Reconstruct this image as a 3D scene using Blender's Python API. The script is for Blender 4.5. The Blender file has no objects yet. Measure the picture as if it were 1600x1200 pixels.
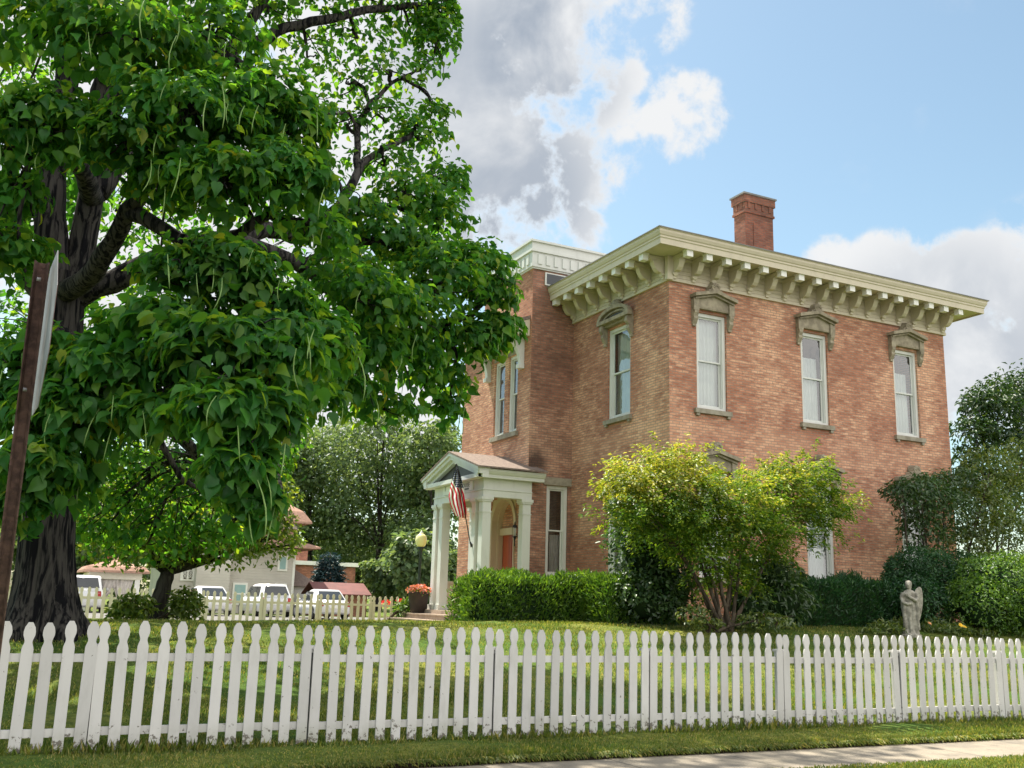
import bpy, bmesh, math, random
import numpy as np
from mathutils import Vector, Matrix

SC = bpy.context.scene
COL = SC.collection
R = math.radians
random.seed(7)

# ------------------------------------------------------------------ camera
YAW, PIT, ROL, FPX, EYE = 0.4574997, 0.21521603, 0.0296636, 1560.32, 1.6
fw = Vector((math.sin(YAW)*math.cos(PIT), math.cos(YAW)*math.cos(PIT), math.sin(PIT)))
r0 = Vector((math.cos(YAW), -math.sin(YAW), 0.0))
u0 = r0.cross(fw)
CR = r0*math.cos(ROL) + u0*math.sin(ROL)
CU = u0*math.cos(ROL) - r0*math.sin(ROL)
cd = bpy.data.cameras.new('camera')
cam = bpy.data.objects.new('camera', cd)
COL.objects.link(cam)
cd.sensor_width = 36.0
cd.lens = FPX/1600.0*36.0
cd.clip_start = 0.1
cd.clip_end = 5000.0
cam.matrix_world = Matrix(((CR.x, CU.x, -fw.x, 0), (CR.y, CU.y, -fw.y, 0), (CR.z, CU.z, -fw.z, EYE), (0, 0, 0, 1)))
SC.camera = cam

def ray(px, py):                     # direction of a photo pixel (1600 x 1200)
    return CR*((px-800)/FPX) + CU*(-(py-600)/FPX) + fw
def at_y(px, py, Y):
    d = ray(px, py); return Vector((0, 0, EYE)) + d*(Y/d.y)
def at_x(px, py, X):
    d = ray(px, py); return Vector((0, 0, EYE)) + d*(X/d.x)
def at_d(px, py, D):
    return Vector((0, 0, EYE)) + ray(px, py)*D

# ------------------------------------------------------------------ light
SUN_AZ, SUN_EL = -18.0, 63.0         # degrees, azimuth from +Y toward +X
sdir = Vector((math.sin(R(SUN_AZ))*math.cos(R(SUN_EL)), math.cos(R(SUN_AZ))*math.cos(R(SUN_EL)), math.sin(R(SUN_EL))))
ld = bpy.data.lights.new('sun', 'SUN')
ld.energy = 4.2
ld.angle = R(0.53)
ld.color = (1.0, 0.93, 0.80)
sun = bpy.data.objects.new('sun', ld)
COL.objects.link(sun)
sun.rotation_euler = sdir.to_track_quat('Z', 'Y').to_euler()
SC.view_settings.view_transform = 'Standard'
SC.view_settings.look = 'None'
SC.view_settings.exposure = 1.32
SC.view_settings.gamma = 1.0
SC.view_settings.use_curve_mapping = False

# ------------------------------------------------------------------ sky with clouds (directions in the sky, not in the picture)
W = bpy.data.worlds.new('World'); SC.world = W
W.use_nodes = True
nt = W.node_tree
for n in list(nt.nodes): nt.nodes.remove(n)
def NN(t, typ, **kw):
    n = t.nodes.new(typ)
    for k, v in kw.items():
        if k.startswith('i_'):
            key = k[2:]
            key = int(key) if key.isdigit() else key.replace('_', ' ')
            n.inputs[key].default_value = v
        else: setattr(n, k, v)
    return n
def math_node(t, op, a, b=None, clamp=False):
    n = t.nodes.new('ShaderNodeMath'); n.operation = op; n.use_clamp = clamp
    for i, v in enumerate((a, b)):
        if v is None: continue
        if isinstance(v, (int, float)): n.inputs[i].default_value = v
        else: t.links.new(v, n.inputs[i])
    return n.outputs[0]
def maprange(t, v, a, b, c=0.0, d=1.0, smooth=True):
    n = t.nodes.new('ShaderNodeMapRange')
    n.interpolation_type = 'SMOOTHSTEP' if smooth else 'LINEAR'
    t.links.new(v, n.inputs[0])
    for i, x in enumerate((a, b, c, d)): n.inputs[i+1].default_value = x
    return n.outputs[0]
def mixc(t, fac, a, b, blend='MIX'):
    n = t.nodes.new('ShaderNodeMix'); n.data_type = 'RGBA'; n.blend_type = blend
    if isinstance(fac, (int, float)): n.inputs[0].default_value = fac
    else: t.links.new(fac, n.inputs[0])
    for i, v in ((6, a), (7, b)):
        if isinstance(v, (tuple, list)): n.inputs[i].default_value = (*v[:3], 1)
        else: t.links.new(v, n.inputs[i])
    return n.outputs[2]
sky = NN(nt, 'ShaderNodeTexSky', sky_type='NISHITA')
sky.sun_disc = False
sky.sun_elevation = R(SUN_EL)
sky.sun_rotation = R(SUN_AZ)
sky.air_density = 1.0; sky.dust_density = 1.2; sky.ozone_density = 1.6
tc = NN(nt, 'ShaderNodeTexCoord')
GEN = tc.outputs['Generated']
def noise(t, vec, scale, detail=8, rough=0.55, dist=0.0, lac=2.0):
    n = t.nodes.new('ShaderNodeTexNoise')
    n.inputs['Scale'].default_value = scale; n.inputs['Detail'].default_value = detail
    n.inputs['Roughness'].default_value = rough; n.inputs['Distortion'].default_value = dist
    n.inputs['Lacunarity'].default_value = lac
    if vec is not None: t.links.new(vec, n.inputs['Vector'])
    return n.outputs[0]
def cloudspot(px, py, rpx, gain):
    d = ray(px, py).normalized()
    v = nt.nodes.new('ShaderNodeVectorMath'); v.operation = 'DOT_PRODUCT'
    nt.links.new(GEN, v.inputs[0]); v.inputs[1].default_value = d
    ang = rpx/FPX/1.05
    return maprange(nt, v.outputs['Value'], math.cos(ang*1.5), math.cos(ang*0.3), 0.0, gain)
def fold(vals, op='MAXIMUM'):
    a = vals[0]
    for b in vals[1:]: a = math_node(nt, op, a, b)
    return a
spots = [(800, 60, 170, .62), (740, 230, 130, .62), (680, 330, 130, .58), (930, 150, 90, .55), (935, 230, 80, .55), (1050, 195, 75, .5),
         (780, 330, 100, .5), (560, 120, 240, .62), (250, 200, 400, .62), (560, 620, 200, .6), (1010, 20, 60, .3), (1010, 200, 60, .36),
         (1290, 425, 48, .5), (1390, 455, 75, .6), (1500, 440, 60, .6), (1590, 430, 70, .62), (1560, 570, 130, .62), (1720, 560, 190, .62), (890, 375, 55, .38),
         (1400, 580, 110, .6), (960, 60, 60, .42)]
Wt = fold([cloudspot(*s) for s in spots])
n1 = noise(nt, GEN, 9.0, 12, 0.58, 0.25)
n2 = noise(nt, GEN, 26.0, 10, 0.6, 0.2)
nn = math_node(nt, 'ADD', math_node(nt, 'MULTIPLY', n1, 0.68), math_node(nt, 'MULTIPLY', n2, 0.32))
gen_cloud = maprange(nt, nn, 0.60, 0.80, 0.0, 0.35)       # fair-weather cloud over the rest of the sky
dens = math_node(nt, 'ADD', math_node(nt, 'MULTIPLY', math_node(nt, 'SUBTRACT', nn, 0.5), 3.6), math_node(nt, 'SUBTRACT', Wt, 0.20))
mask = math_node(nt, 'MULTIPLY', maprange(nt, dens, -0.04, 0.36), maprange(nt, Wt, 0.02, 0.18))
mask = math_node(nt, 'MAXIMUM', mask, math_node(nt, 'MULTIPLY', gen_cloud, 0.5))
dark = fold([cloudspot(*s) for s in [(845, 85, 120, 1.0), (720, 110, 110, .75), (800, 300, 130, .85), (720, 300, 90, .7), (1480, 560, 150, .62), (1560, 620, 160, .6)]])
n3 = noise(nt, GEN, 8.0, 8, 0.55, 0.3)
shade = math_node(nt, 'MULTIPLY', dark, maprange(nt, n3, 0.30, 0.62), clamp=True)
shade = math_node(nt, 'MULTIPLY', shade, maprange(nt, dens, 0.12, 0.40))
CLOUD = mixc(nt, shade, (3.4, 3.45, 3.5), (1.45, 1.68, 2.02))
opp = nt.nodes.new('ShaderNodeVectorMath'); opp.operation = 'DOT_PRODUCT'
nt.links.new(GEN, opp.inputs[0]); opp.inputs[1].default_value = Vector((0.30, -0.90, 0.32)).normalized()
oppm = math_node(nt, 'MULTIPLY', maprange(nt, opp.outputs['Value'], 0.0, 0.75), maprange(nt, nn, 0.30, 0.52))  # unseen bright cloud field added behind the camera as front fill
sk2 = mixc(nt, 1.0, sky.outputs[0], (0.85, 0.875, 0.74), 'MULTIPLY')
ccol = mixc(nt, oppm, mixc(nt, mask, sk2, CLOUD), (7.8, 7.6, 7.3))
bg = NN(nt, 'ShaderNodeBackground'); bg.inputs[1].default_value = 0.105
nt.links.new(ccol, bg.inputs[0])
wo = NN(nt, 'ShaderNodeOutputWorld'); nt.links.new(bg.outputs[0], wo.inputs[0])

# ------------------------------------------------------------------ helpers
class MB:
    """collects shapes into one mesh"""
    def __init__(s): s.v = []; s.f = []; s.sm = []
    def add(s, vs, fs, smooth=False):
        b = len(s.v); s.v += [tuple(v) for v in vs]
        s.f += [tuple(i+b for i in f) for f in fs]; s.sm += [smooth]*len(fs)
    def box(s, a, b):
        x0, y0, z0 = a; x1, y1, z1 = b
        s.add([(x0,y0,z0),(x1,y0,z0),(x1,y1,z0),(x0,y1,z0),(x0,y0,z1),(x1,y0,z1),(x1,y1,z1),(x0,y1,z1)],
              [(0,3,2,1),(4,5,6,7),(0,1,5,4),(1,2,6,5),(2,3,7,6),(3,0,4,7)])
    def prism(s, poly, d):          # poly: list of 3-D points, d: extrusion vector
        n = len(poly); p2 = [Vector(p)+Vector(d) for p in poly]
        s.add(list(poly)+p2, [tuple(reversed(range(n))), tuple(range(n, 2*n))] + [(i, (i+1)%n, n+(i+1)%n, n+i) for i in range(n)])
    def tube(s, pts, rad, sides=8, cap=True, smooth=True, wob=0.0, rng=None):
        pts = [Vector(p) for p in pts]; n = len(pts)
        if isinstance(rad, (int, float)): rad = [rad]*n
        vs = []; ref = Vector((0.3, 1, 0.1)).normalized()
        for i, p in enumerate(pts):
            t = (pts[min(i+1, n-1)] - pts[max(i-1, 0)])
            t = t.normalized() if t.length > 1e-9 else Vector((0,0,1))
            a = ref - t*ref.dot(t)
            if a.length < 1e-3: a = Vector((1,0,0)) - t*t.x
            a.normalize(); b = t.cross(a); ref = a
            for k in range(sides):
                w = 1.0 + (rng.uniform(-wob, wob) if wob else 0)
                an = 2*math.pi*k/sides
                vs.append(p + (a*math.cos(an) + b*math.sin(an))*rad[i]*w)
        fs = [(i*sides+k, i*sides+(k+1)%sides, (i+1)*sides+(k+1)%sides, (i+1)*sides+k) for i in range(n-1) for k in range(sides)]
        if cap:
            fs.append(tuple(reversed(range(sides)))); fs.append(tuple((n-1)*sides+k for k in range(sides)))
        s.add(vs, fs, smooth)
    def lathe(s, c, prof, sides=16, smooth=True):
        c = Vector(c); vs = []; n = len(prof)
        for r_, z in prof:
            for k in range(sides):
                a = 2*math.pi*k/sides; vs.append(c + Vector((r_*math.cos(a), r_*math.sin(a), z)))
        fs = [(i*sides+k, i*sides+(k+1)%sides, (i+1)*sides+(k+1)%sides, (i+1)*sides+k) for i in range(n-1) for k in range(sides)]
        fs.append(tuple(reversed(range(sides)))); fs.append(tuple((n-1)*sides+k for k in range(sides)))
        s.add(vs, fs, smooth)
    def mesh(s, name, mat):
        m = bpy.data.meshes.new(name); m.from_pydata(s.v, [], s.f); m.update()
        if any(s.sm): m.polygons.foreach_set('use_smooth', s.sm)
        if mat: m.materials.append(mat)
        return m
def link(name, me, parent=None):
    o = bpy.data.objects.new(name, me); COL.objects.link(o)
    if parent is not None: attach(o, parent)
    return o
def origin_of(p):
    v = Vector(p.location)
    while p.parent is not None: p = p.parent; v = Vector(p['org']) if 'org' in p.keys() else Vector(p.location)
    return v
ORG = {}
def attach(o, p):
    o.parent = p
    q = p
    while q.parent is not None: q = q.parent
    o.matrix_parent_inverse = Matrix.Translation(-Vector(ORG.get(q.name, (0,0,0)))) if p is q else Matrix.Identity(4)
def part(name, mb, mat, parent, label=None):
    o = link(name, mb.mesh(name, mat), parent)
    if label: o['label'] = label
    return o
def thing(name, label, cat, loc, group=None):
    o = bpy.data.objects.new(name, None); COL.objects.link(o)
    o.location = loc; o.empty_display_size = 0.2; ORG[o.name] = tuple(loc)
    o['label'] = label; o['category'] = cat
    if group: o['group'] = group
    return o
def tagged(o, label, cat, group=None, kind=None):
    if label: o['label'] = label
    if cat: o['category'] = cat
    if group: o['group'] = group
    if kind: o['kind'] = kind
    return o
def structure(name, mb, mat):
    o = link(name, mb.mesh(name, mat)); o['kind'] = 'structure'; return o

# ------------------------------------------------------------------ materials
def mat_base(name, rough=0.7, spec=0.3):
    m = bpy.data.materials.new(name); m.use_nodes = True
    t = m.node_tree; b = t.nodes['Principled BSDF']
    b.inputs['Roughness'].default_value = rough; b.inputs['Specular IOR Level'].default_value = spec
    return m, t, b
def pos(t):
    return NN(t, 'ShaderNodeNewGeometry').outputs['Position']
def objc(t):
    return NN(t, 'ShaderNodeTexCoord').outputs['Object']
def bump(t, b, h, strength=0.4, dist=0.02):
    n = NN(t, 'ShaderNodeBump'); n.inputs['Strength'].default_value = strength; n.inputs['Distance'].default_value = dist
    t.links.new(h, n.inputs['Height']); t.links.new(n.outputs[0], b.inputs['Normal'])
def mat_noise(name, c1, c2, scale=4.0, rough=0.7, spec=0.3, bmp=0.0, bscale=30.0, detail=6, lo=.35, hi=.65, stretch=None, metal=0.0):
    m, t, b = mat_base(name, rough, spec)
    v = objc(t)
    if stretch:
        mp = NN(t, 'ShaderNodeMapping'); mp.inputs['Scale'].default_value = stretch
        t.links.new(v, mp.inputs[0]); v = mp.outputs[0]
    f = maprange(t, noise(t, v, scale, detail, 0.6), lo, hi)
    t.links.new(mixc(t, f, c1, c2), b.inputs['Base Color'])
    b.inputs['Metallic'].default_value = metal
    if bmp: bump(t, b, noise(t, v, bscale, 4), bmp)
    return m
def wall_uv(t):
    g = NN(t, 'ShaderNodeNewGeometry'); sp = NN(t, 'ShaderNodeSeparateXYZ'); sn = NN(t, 'ShaderNodeSeparateXYZ')
    t.links.new(g.outputs['Position'], sp.inputs[0]); t.links.new(g.outputs['True Normal'], sn.inputs[0])
    fac = math_node(t, 'GREATER_THAN', math_node(t, 'ABSOLUTE', sn.outputs[0]), 0.5)
    u = math_node(t, 'ADD', math_node(t, 'MULTIPLY', sp.outputs[1], fac), math_node(t, 'MULTIPLY', sp.outputs[0], math_node(t, 'SUBTRACT', 1.0, fac)))
    c = NN(t, 'ShaderNodeCombineXYZ'); t.links.new(u, c.inputs[0]); t.links.new(sp.outputs[2], c.inputs[1])
    return c.outputs[0], u, sp.outputs[2], g.outputs['Position']
def mat_brick(name, tan, red, dark, mortar, dirt=None, dark_spot=None):
    m, t, b = mat_base(name, 0.9, 0.15)
    uv, u, z, P = wall_uv(t)
    def br(c1, c2, mo, bias):
        n = NN(t, 'ShaderNodeTexBrick'); t.links.new(uv, n.inputs['Vector'])
        n.inputs['Scale'].default_value = 1.0
        n.inputs['Brick Width'].default_value = 0.22; n.inputs['Row Height'].default_value = 0.077
        n.inputs['Mortar Size'].default_value = 0.011; n.inputs['Mortar Smooth'].default_value = 0.3; n.inputs['Bias'].default_value = bias
        n.inputs['Color1'].default_value = (*c1, 1); n.inputs['Color2'].default_value = (*c2, 1); n.inputs['Mortar'].default_value = (*mo, 1)
        return n
    A = br([1.15*x for x in tan], [.30*a+.70*c for a, c in zip(tan, red)], [.74*x for x in mortar], -0.25)
    B = br([.80*a+.20*c for a, c in zip(red, tan)], [.50*a+.50*c for a, c in zip(red, dark)], [.56*x for x in mortar], -0.05)
    n_big = noise(t, P, 0.50, 5, 0.62)
    mu = NN(t, 'ShaderNodeMapping'); mu.inputs['Scale'].default_value = (1.5, 9.0, 1.0); t.links.new(uv, mu.inputs[0])
    n_small = noise(t, mu.outputs[0], 1.6, 4, 0.75)
    f = maprange(t, math_node(t, 'ADD', math_node(t, 'MULTIPLY', n_big, 0.52), math_node(t, 'MULTIPLY', n_small, 0.48)), 0.40, 0.55)
    col = mixc(t, f, A.outputs[0], B.outputs[0])
    # odd dark headers
    n_d = noise(t, mu.outputs[0], 4.2, 2, 0.5)
    col = mixc(t, math_node(t, 'MULTIPLY', maprange(t, n_d, 0.60, 0.70), 0.55), col, dark)
    # paler lime-washed band at the first-floor level
    band = math_node(t, 'MULTIPLY', maprange(t, z, 5.7, 5.95), maprange(t, z, 6.75, 6.45))
    band = math_node(t, 'MULTIPLY', band, maprange(t, noise(t, P, 0.9, 4), .35, .6))
    col = mixc(t, math_node(t, 'MULTIPLY', band, 0.55), col, A.outputs[0])
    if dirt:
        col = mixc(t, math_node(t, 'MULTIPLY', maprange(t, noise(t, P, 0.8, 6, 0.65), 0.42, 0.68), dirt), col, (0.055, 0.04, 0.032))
    if dark_spot:
        vd = NN(t, 'ShaderNodeVectorMath', operation='DISTANCE'); t.links.new(P, vd.inputs[0]); vd.inputs[1].default_value = dark_spot
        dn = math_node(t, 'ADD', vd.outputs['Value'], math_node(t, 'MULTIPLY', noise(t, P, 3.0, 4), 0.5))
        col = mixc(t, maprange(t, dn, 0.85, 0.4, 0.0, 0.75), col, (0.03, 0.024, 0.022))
    t.links.new(col, b.inputs['Base Color'])
    bump(t, b, A.outputs[1], -0.6, 0.01)
    return m
def mat_paint(name, c, dirt=(0.30, 0.28, 0.22), amt=0.35, rough=0.55, scale=3.0, low_chips=False):
    m, t, b = mat_base(name, rough, 0.35)
    v = pos(t)
    mp = NN(t, 'ShaderNodeMapping'); mp.inputs['Scale'].default_value = (1, 1, 0.35); t.links.new(v, mp.inputs[0])
    f = math_node(t, 'MULTIPLY', maprange(t, noise(t, mp.outputs[0], scale, 8, 0.65), 0.45, 0.8), amt)
    col = mixc(t, f, c, dirt)
    if low_chips:
        oi = NN(t, 'ShaderNodeObjectInfo'); hs = NN(t, 'ShaderNodeHueSaturation'); t.links.new(col, hs.inputs['Color']); t.links.new(maprange(t, oi.outputs['Random'], 0, 1, .84, 1.08, False), hs.inputs['Value']); col = hs.outputs[0]
        fb_ = maprange(t, noise(t, v, 3.0, 5, .7), .35, .7); sz_ = NN(t, 'ShaderNodeSeparateXYZ'); t.links.new(v, sz_.inputs[0])
        col = mixc(t, math_node(t, 'MULTIPLY', math_node(t, 'MULTIPLY', maprange(t, sz_.outputs[2], .42, .12), fb_), .55), col, (0.22, 0.23, 0.14))
        s = NN(t, 'ShaderNodeSeparateXYZ'); t.links.new(v, s.inputs[0])
        lowz = maprange(t, s.outputs[2], 0.42, 0.12)
        ch = maprange(t, math_node(t, 'ADD', noise(t, v, 16.0, 5, 0.7), math_node(t, 'MULTIPLY', lowz, 0.17)), 0.665, 0.69)
        col = mixc(t, math_node(t, 'MULTIPLY', ch, 0.85), col, (0.10, 0.085, 0.065))
    t.links.new(col, b.inputs['Base Color'])
    bump(t, b, noise(t, mp.outputs[0], 40.0, 4), 0.12, 0.005)
    return m
def mat_leaf(name, stops, trans, tr=0.45, gloss=0.06, rough=0.4):
    """leaf: base colours spread over separate leaves, light passing through"""
    m = bpy.data.materials.new(name); m.use_nodes = True
    t = m.node_tree
    for n in list(t.nodes): t.nodes.remove(n)
    g = NN(t, 'ShaderNodeNewGeometry')
    cr = NN(t, 'ShaderNodeValToRGB')
    e = cr.color_ramp.elements
    while len(e) < len(stops): e.new(0.5)
    for i, (p_, c) in enumerate(stops): e[i].position = p_; e[i].color = (*c, 1)
    t.links.new(g.outputs['Random Per Island'], cr.inputs[0])
    nz = noise(t, NN(t, 'ShaderNodeTexCoord').outputs['Object'], 0.9, 3)
    var = NN(t, 'ShaderNodeHueSaturation'); t.links.new(cr.outputs[0], var.inputs['Color'])
    t.links.new(maprange(t, nz, 0.3, 0.7, 0.72, 1.25, False), var.inputs['Value'])
    df = NN(t, 'ShaderNodeBsdfDiffuse'); t.links.new(var.outputs[0], df.inputs[0])
    tl = NN(t, 'ShaderNodeBsdfTranslucent'); t.links.new(mixc(t, 1.0, var.outputs[0], trans, 'MULTIPLY'), tl.inputs[0])
    mx = NN(t, 'ShaderNodeMixShader'); mx.inputs[0].default_value = tr
    t.links.new(df.outputs[0], mx.inputs[1]); t.links.new(tl.outputs[0], mx.inputs[2])
    gl = NN(t, 'ShaderNodeBsdfGlossy'); gl.inputs['Roughness'].default_value = rough; gl.inputs[0].default_value = (1, 1, 1, 1)
    m2 = NN(t, 'ShaderNodeMixShader'); m2.inputs[0].default_value = gloss
    t.links.new(mx.outputs[0], m2.inputs[1]); t.links.new(gl.outputs[0], m2.inputs[2])
    o = NN(t, 'ShaderNodeOutputMaterial'); t.links.new(m2.outputs[0], o.inputs[0])
    return m
def mat_glass(name, tint=(0.9, 0.95, 0.95)):
    m = bpy.data.materials.new(name); m.use_nodes = True
    t = m.node_tree
    for n in list(t.nodes): t.nodes.remove(n)
    fr = NN(t, 'ShaderNodeFresnel'); fr.inputs[0].default_value = 1.55
    fac = math_node(t, 'ADD', math_node(t, 'MULTIPLY', fr.outputs[0], 1.5), 0.11, clamp=True)
    tr = NN(t, 'ShaderNodeBsdfTransparent'); tr.inputs[0].default_value = (*tint, 1)
    gl = NN(t, 'ShaderNodeBsdfGlossy'); gl.inputs['Roughness'].default_value = 0.02
    bp = NN(t, 'ShaderNodeBump'); bp.inputs['Strength'].default_value = 0.14; bp.inputs['Distance'].default_value = 0.02
    t.links.new(noise(t, pos(t), 2.5, 2), bp.inputs['Height']); t.links.new(bp.outputs[0], gl.inputs['Normal'])
    mx = NN(t, 'ShaderNodeMixShader')
    t.links.new(fac, mx.inputs[0]); t.links.new(tr.outputs[0], mx.inputs[1]); t.links.new(gl.outputs[0], mx.inputs[2])
    o = NN(t, 'ShaderNodeOutputMaterial'); t.links.new(mx.outputs[0], o.inputs[0])
    return m
def mat_bark(name, c1, c2, sx=9.0, sz=1.2, strength=0.9):
    m, t, b = mat_base(name, 0.95, 0.1)
    mp = NN(t, 'ShaderNodeMapping'); mp.inputs['Scale'].default_value = (sx, sx, sz); t.links.new(pos(t), mp.inputs[0])
    n = noise(t, mp.outputs[0], 1.0, 6, 0.6, 0.6)
    t.links.new(mixc(t, maprange(t, n, 0.42, 0.58), c1, c2), b.inputs['Base Color'])
    bump(t, b, n, strength, 0.05)
    return m

M = {}
M['brick'] = mat_brick('salmon_brick', (0.680, 0.405, 0.260), (0.455, 0.172, 0.105), (0.170, 0.075, 0.052), (0.50, 0.37, 0.28))
M['brick_red'] = mat_brick('chimney_brick', (0.40, 0.165, 0.100), (0.27, 0.095, 0.062), (0.10, 0.05, 0.04), (0.30, 0.22, 0.18), dirt=0.45)
M['brick_tower'] = mat_brick('dark_tower_brick', (0.52, 0.31, 0.21), (0.37, 0.155, 0.105), (0.10, 0.06, 0.045), (0.38, 0.29, 0.23), dirt=0.36, dark_spot=(14.35, 27.3, 5.9))  # darker brick for the tower's street side, darkest round one point
M['cream'] = mat_paint('cream_trim_paint', (0.60, 0.535, 0.405), (0.34, 0.30, 0.23), 0.40)
M['cream_light'] = mat_paint('pale_bracket_paint', (0.70, 0.67, 0.56), (0.44, 0.42, 0.33), 0.35)
M['cream_tan'] = mat_paint('tan_door_trim_paint', (0.56, 0.46, 0.31), (0.36, 0.29, 0.20), 0.35)
M['white_block'] = mat_paint('white_block_paint', (0.80, 0.79, 0.74), (0.55, 0.53, 0.46), 0.2)
M['white_trim'] = mat_paint('grey_white_trim_paint', (0.66, 0.67, 0.63), (0.36, 0.36, 0.32), 0.35)
M['fence_white'] = mat_paint('white_fence_paint', (0.58, 0.565, 0.555), (0.34, 0.325, 0.30), 0.5, 0.6, 4.0, True)
M['fence_old'] = mat_paint('weathered_fence_paint', (0.62, 0.57, 0.45), (0.33, 0.30, 0.22), 0.5, 0.7)
M['stone'] = mat_noise('olive_sandstone', (0.39, 0.34, 0.25), (0.25, 0.215, 0.16), 5.0, 0.9, 0.1, 0.3, 40)
M['sillstone'] = mat_noise('grey_sandstone', (0.36, 0.33, 0.26), (0.25, 0.22, 0.17), 4.0, 0.9, 0.1, 0.3, 40)
M['stepstone'] = mat_noise('pinkish_step_stone', (0.42, 0.33, 0.26), (0.30, 0.23, 0.18), 3.0, 0.9, 0.1, 0.25, 30)
M['glass'] = mat_glass('window_glass')
M['curtain'] = mat_noise('sheer_curtain', (0.86, 0.88, 0.84), (0.76, 0.79, 0.76), 2.0, 0.9, 0.1)
M['darkroom'] = mat_noise('dim_room_plaster', (0.05, 0.05, 0.05), (0.08, 0.075, 0.07), 2.0, 0.95, 0.05)
M['roof_dark'] = mat_noise('dark_roof_metal', (0.17, 0.17, 0.16), (0.25, 0.24, 0.22), 2.0, 0.7)
M['door'] = mat_noise('red_varnished_door', (0.42, 0.085, 0.035), (0.30, 0.055, 0.026), 3.0, 0.35, 0.5, stretch=(1, 1, .2))
M['black'] = mat_noise('black_iron', (0.02, 0.022, 0.022), (0.035, 0.036, 0.036), 8.0, 0.5, 0.4)
M['lamp_green'] = mat_noise('dark_green_iron', (0.018, 0.035, 0.030), (0.03, 0.045, 0.04), 8.0, 0.5, 0.4)
M['rust'] = mat_noise('rusty_steel', (0.135, 0.082, 0.070), (0.070, 0.044, 0.040), 22.0, 0.85, 0.2, 0.35, 60, 8)
M['alu'] = mat_noise('weathered_aluminium', (0.27, 0.265, 0.27), (0.19, 0.185, 0.19), 14.0, 0.6, 0.3, 0.05, 60, metal=0.2)
M['sign_red'] = mat_noise('red_sign_paint', (0.45, 0.03, 0.03), (0.38, 0.03, 0.03), 4.0, 0.5)
M['bark'] = mat_bark('furrowed_dark_bark', (0.070, 0.064, 0.060), (0.008, 0.008, 0.010), 13.0, 1.1, 1.0)
M['bark_far'] = mat_bark('dark_bark', (0.055, 0.050, 0.045), (0.022, 0.020, 0.018), 5.0, 1.0)
M['stem'] = mat_bark('brown_stem_bark', (0.12, 0.095, 0.07), (0.05, 0.04, 0.03), 9.0, 2.0)
YG = (1.9, 1.75, 0.75)
M['leaf_big'] = mat_leaf('catalpa_leaf', [(0, (0.026, 0.115, 0.026)), (.45, (0.046, 0.165, 0.033)), (.8, (0.078, 0.212, 0.040)), (.985, (0.15, 0.28, 0.04)), (1, (0.26, 0.32, 0.05))], (2.6, 1.95, 0.5), 0.54, 0.012)
M['pod'] = mat_noise('green_seed_pod', (0.22, 0.34, 0.10), (0.15, 0.25, 0.07), 6.0, 0.5)
M['leaf_hedge'] = mat_leaf('yew_needles', [(0, (0.040, 0.110, 0.014)), (.6, (0.090, 0.185, 0.022)), (1, (0.17, 0.28, 0.035))], YG, 0.35, 0.03)
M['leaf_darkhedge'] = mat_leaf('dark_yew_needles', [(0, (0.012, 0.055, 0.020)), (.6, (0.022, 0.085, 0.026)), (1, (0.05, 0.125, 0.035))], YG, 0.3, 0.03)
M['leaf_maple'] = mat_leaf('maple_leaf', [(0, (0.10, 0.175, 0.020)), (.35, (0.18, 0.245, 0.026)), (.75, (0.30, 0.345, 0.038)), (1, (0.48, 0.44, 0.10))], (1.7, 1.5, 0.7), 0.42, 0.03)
M['leaf_magnolia'] = mat_leaf('leathery_dark_leaf', [(0, (0.014, 0.042, 0.014)), (.6, (0.028, 0.070, 0.018)), (1, (0.07, 0.115, 0.03))], YG, 0.22, 0.03, 0.4)
M['leaf_maple_green'] = mat_leaf('green_maple_leaf', [(0, (0.045, 0.120, 0.014)), (.5, (0.090, 0.180, 0.020)), (1, (0.20, 0.27, 0.03))], (1.7, 1.5, 0.7), 0.42, 0.02)
M['leaf_dark'] = mat_leaf('dark_glossy_leaf', [(0, (0.024, 0.064, 0.018)), (.6, (0.044, 0.100, 0.026)), (1, (0.09, 0.15, 0.05))], YG, 0.3, 0.045, 0.4)
M['leaf_laurel'] = mat_leaf('pale_laurel_leaf', [(0, (0.055, 0.105, 0.022)), (.6, (0.105, 0.165, 0.032)), (1, (0.22, 0.26, 0.07))], YG, 0.4, 0.05, 0.4)
M['leaf_far'] = mat_leaf('far_tree_leaf', [(0, (0.065, 0.120, 0.055)), (.6, (0.105, 0.170, 0.075)), (1, (0.17, 0.24, 0.09))], (1.8, 1.6, 0.8), 0.5, 0.02)
M['leaf_olive'] = mat_leaf('olive_leaf', [(0, (0.055, 0.115, 0.018)), (.6, (0.110, 0.175, 0.026)), (1, (0.20, 0.25, 0.04))], YG, 0.5, 0.03)
M['leaf_spruce'] = mat_leaf('blue_spruce_needles', [(0, (0.020, 0.050, 0.060)), (1, (0.045, 0.085, 0.095))], (1.2, 1.2, 1.0), 0.2, 0.03)
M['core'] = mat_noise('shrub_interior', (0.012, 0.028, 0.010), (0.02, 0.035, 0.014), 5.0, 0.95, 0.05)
M['statue'] = mat_noise('weathered_concrete', (0.40, 0.375, 0.32), (0.20, 0.185, 0.155), 9.0, 0.9, 0.1, 0.2, 40, 8)
M['shingle'] = mat_noise('brown_shingle', (0.27, 0.215, 0.18), (0.16, 0.125, 0.11), 9.0, 0.95, 0.1, 0.4, 25, stretch=(1, 2.2, 2.2))
M['terracotta'] = mat_noise('faded_red_shingle', (0.38, 0.235, 0.175), (0.28, 0.175, 0.135), 6.0, 0.9, 0.1, 0.3, 25)
M['maroon'] = mat_noise('maroon_metal_roof', (0.17, 0.062, 0.055), (0.13, 0.050, 0.045), 2.0, 0.6)
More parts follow.
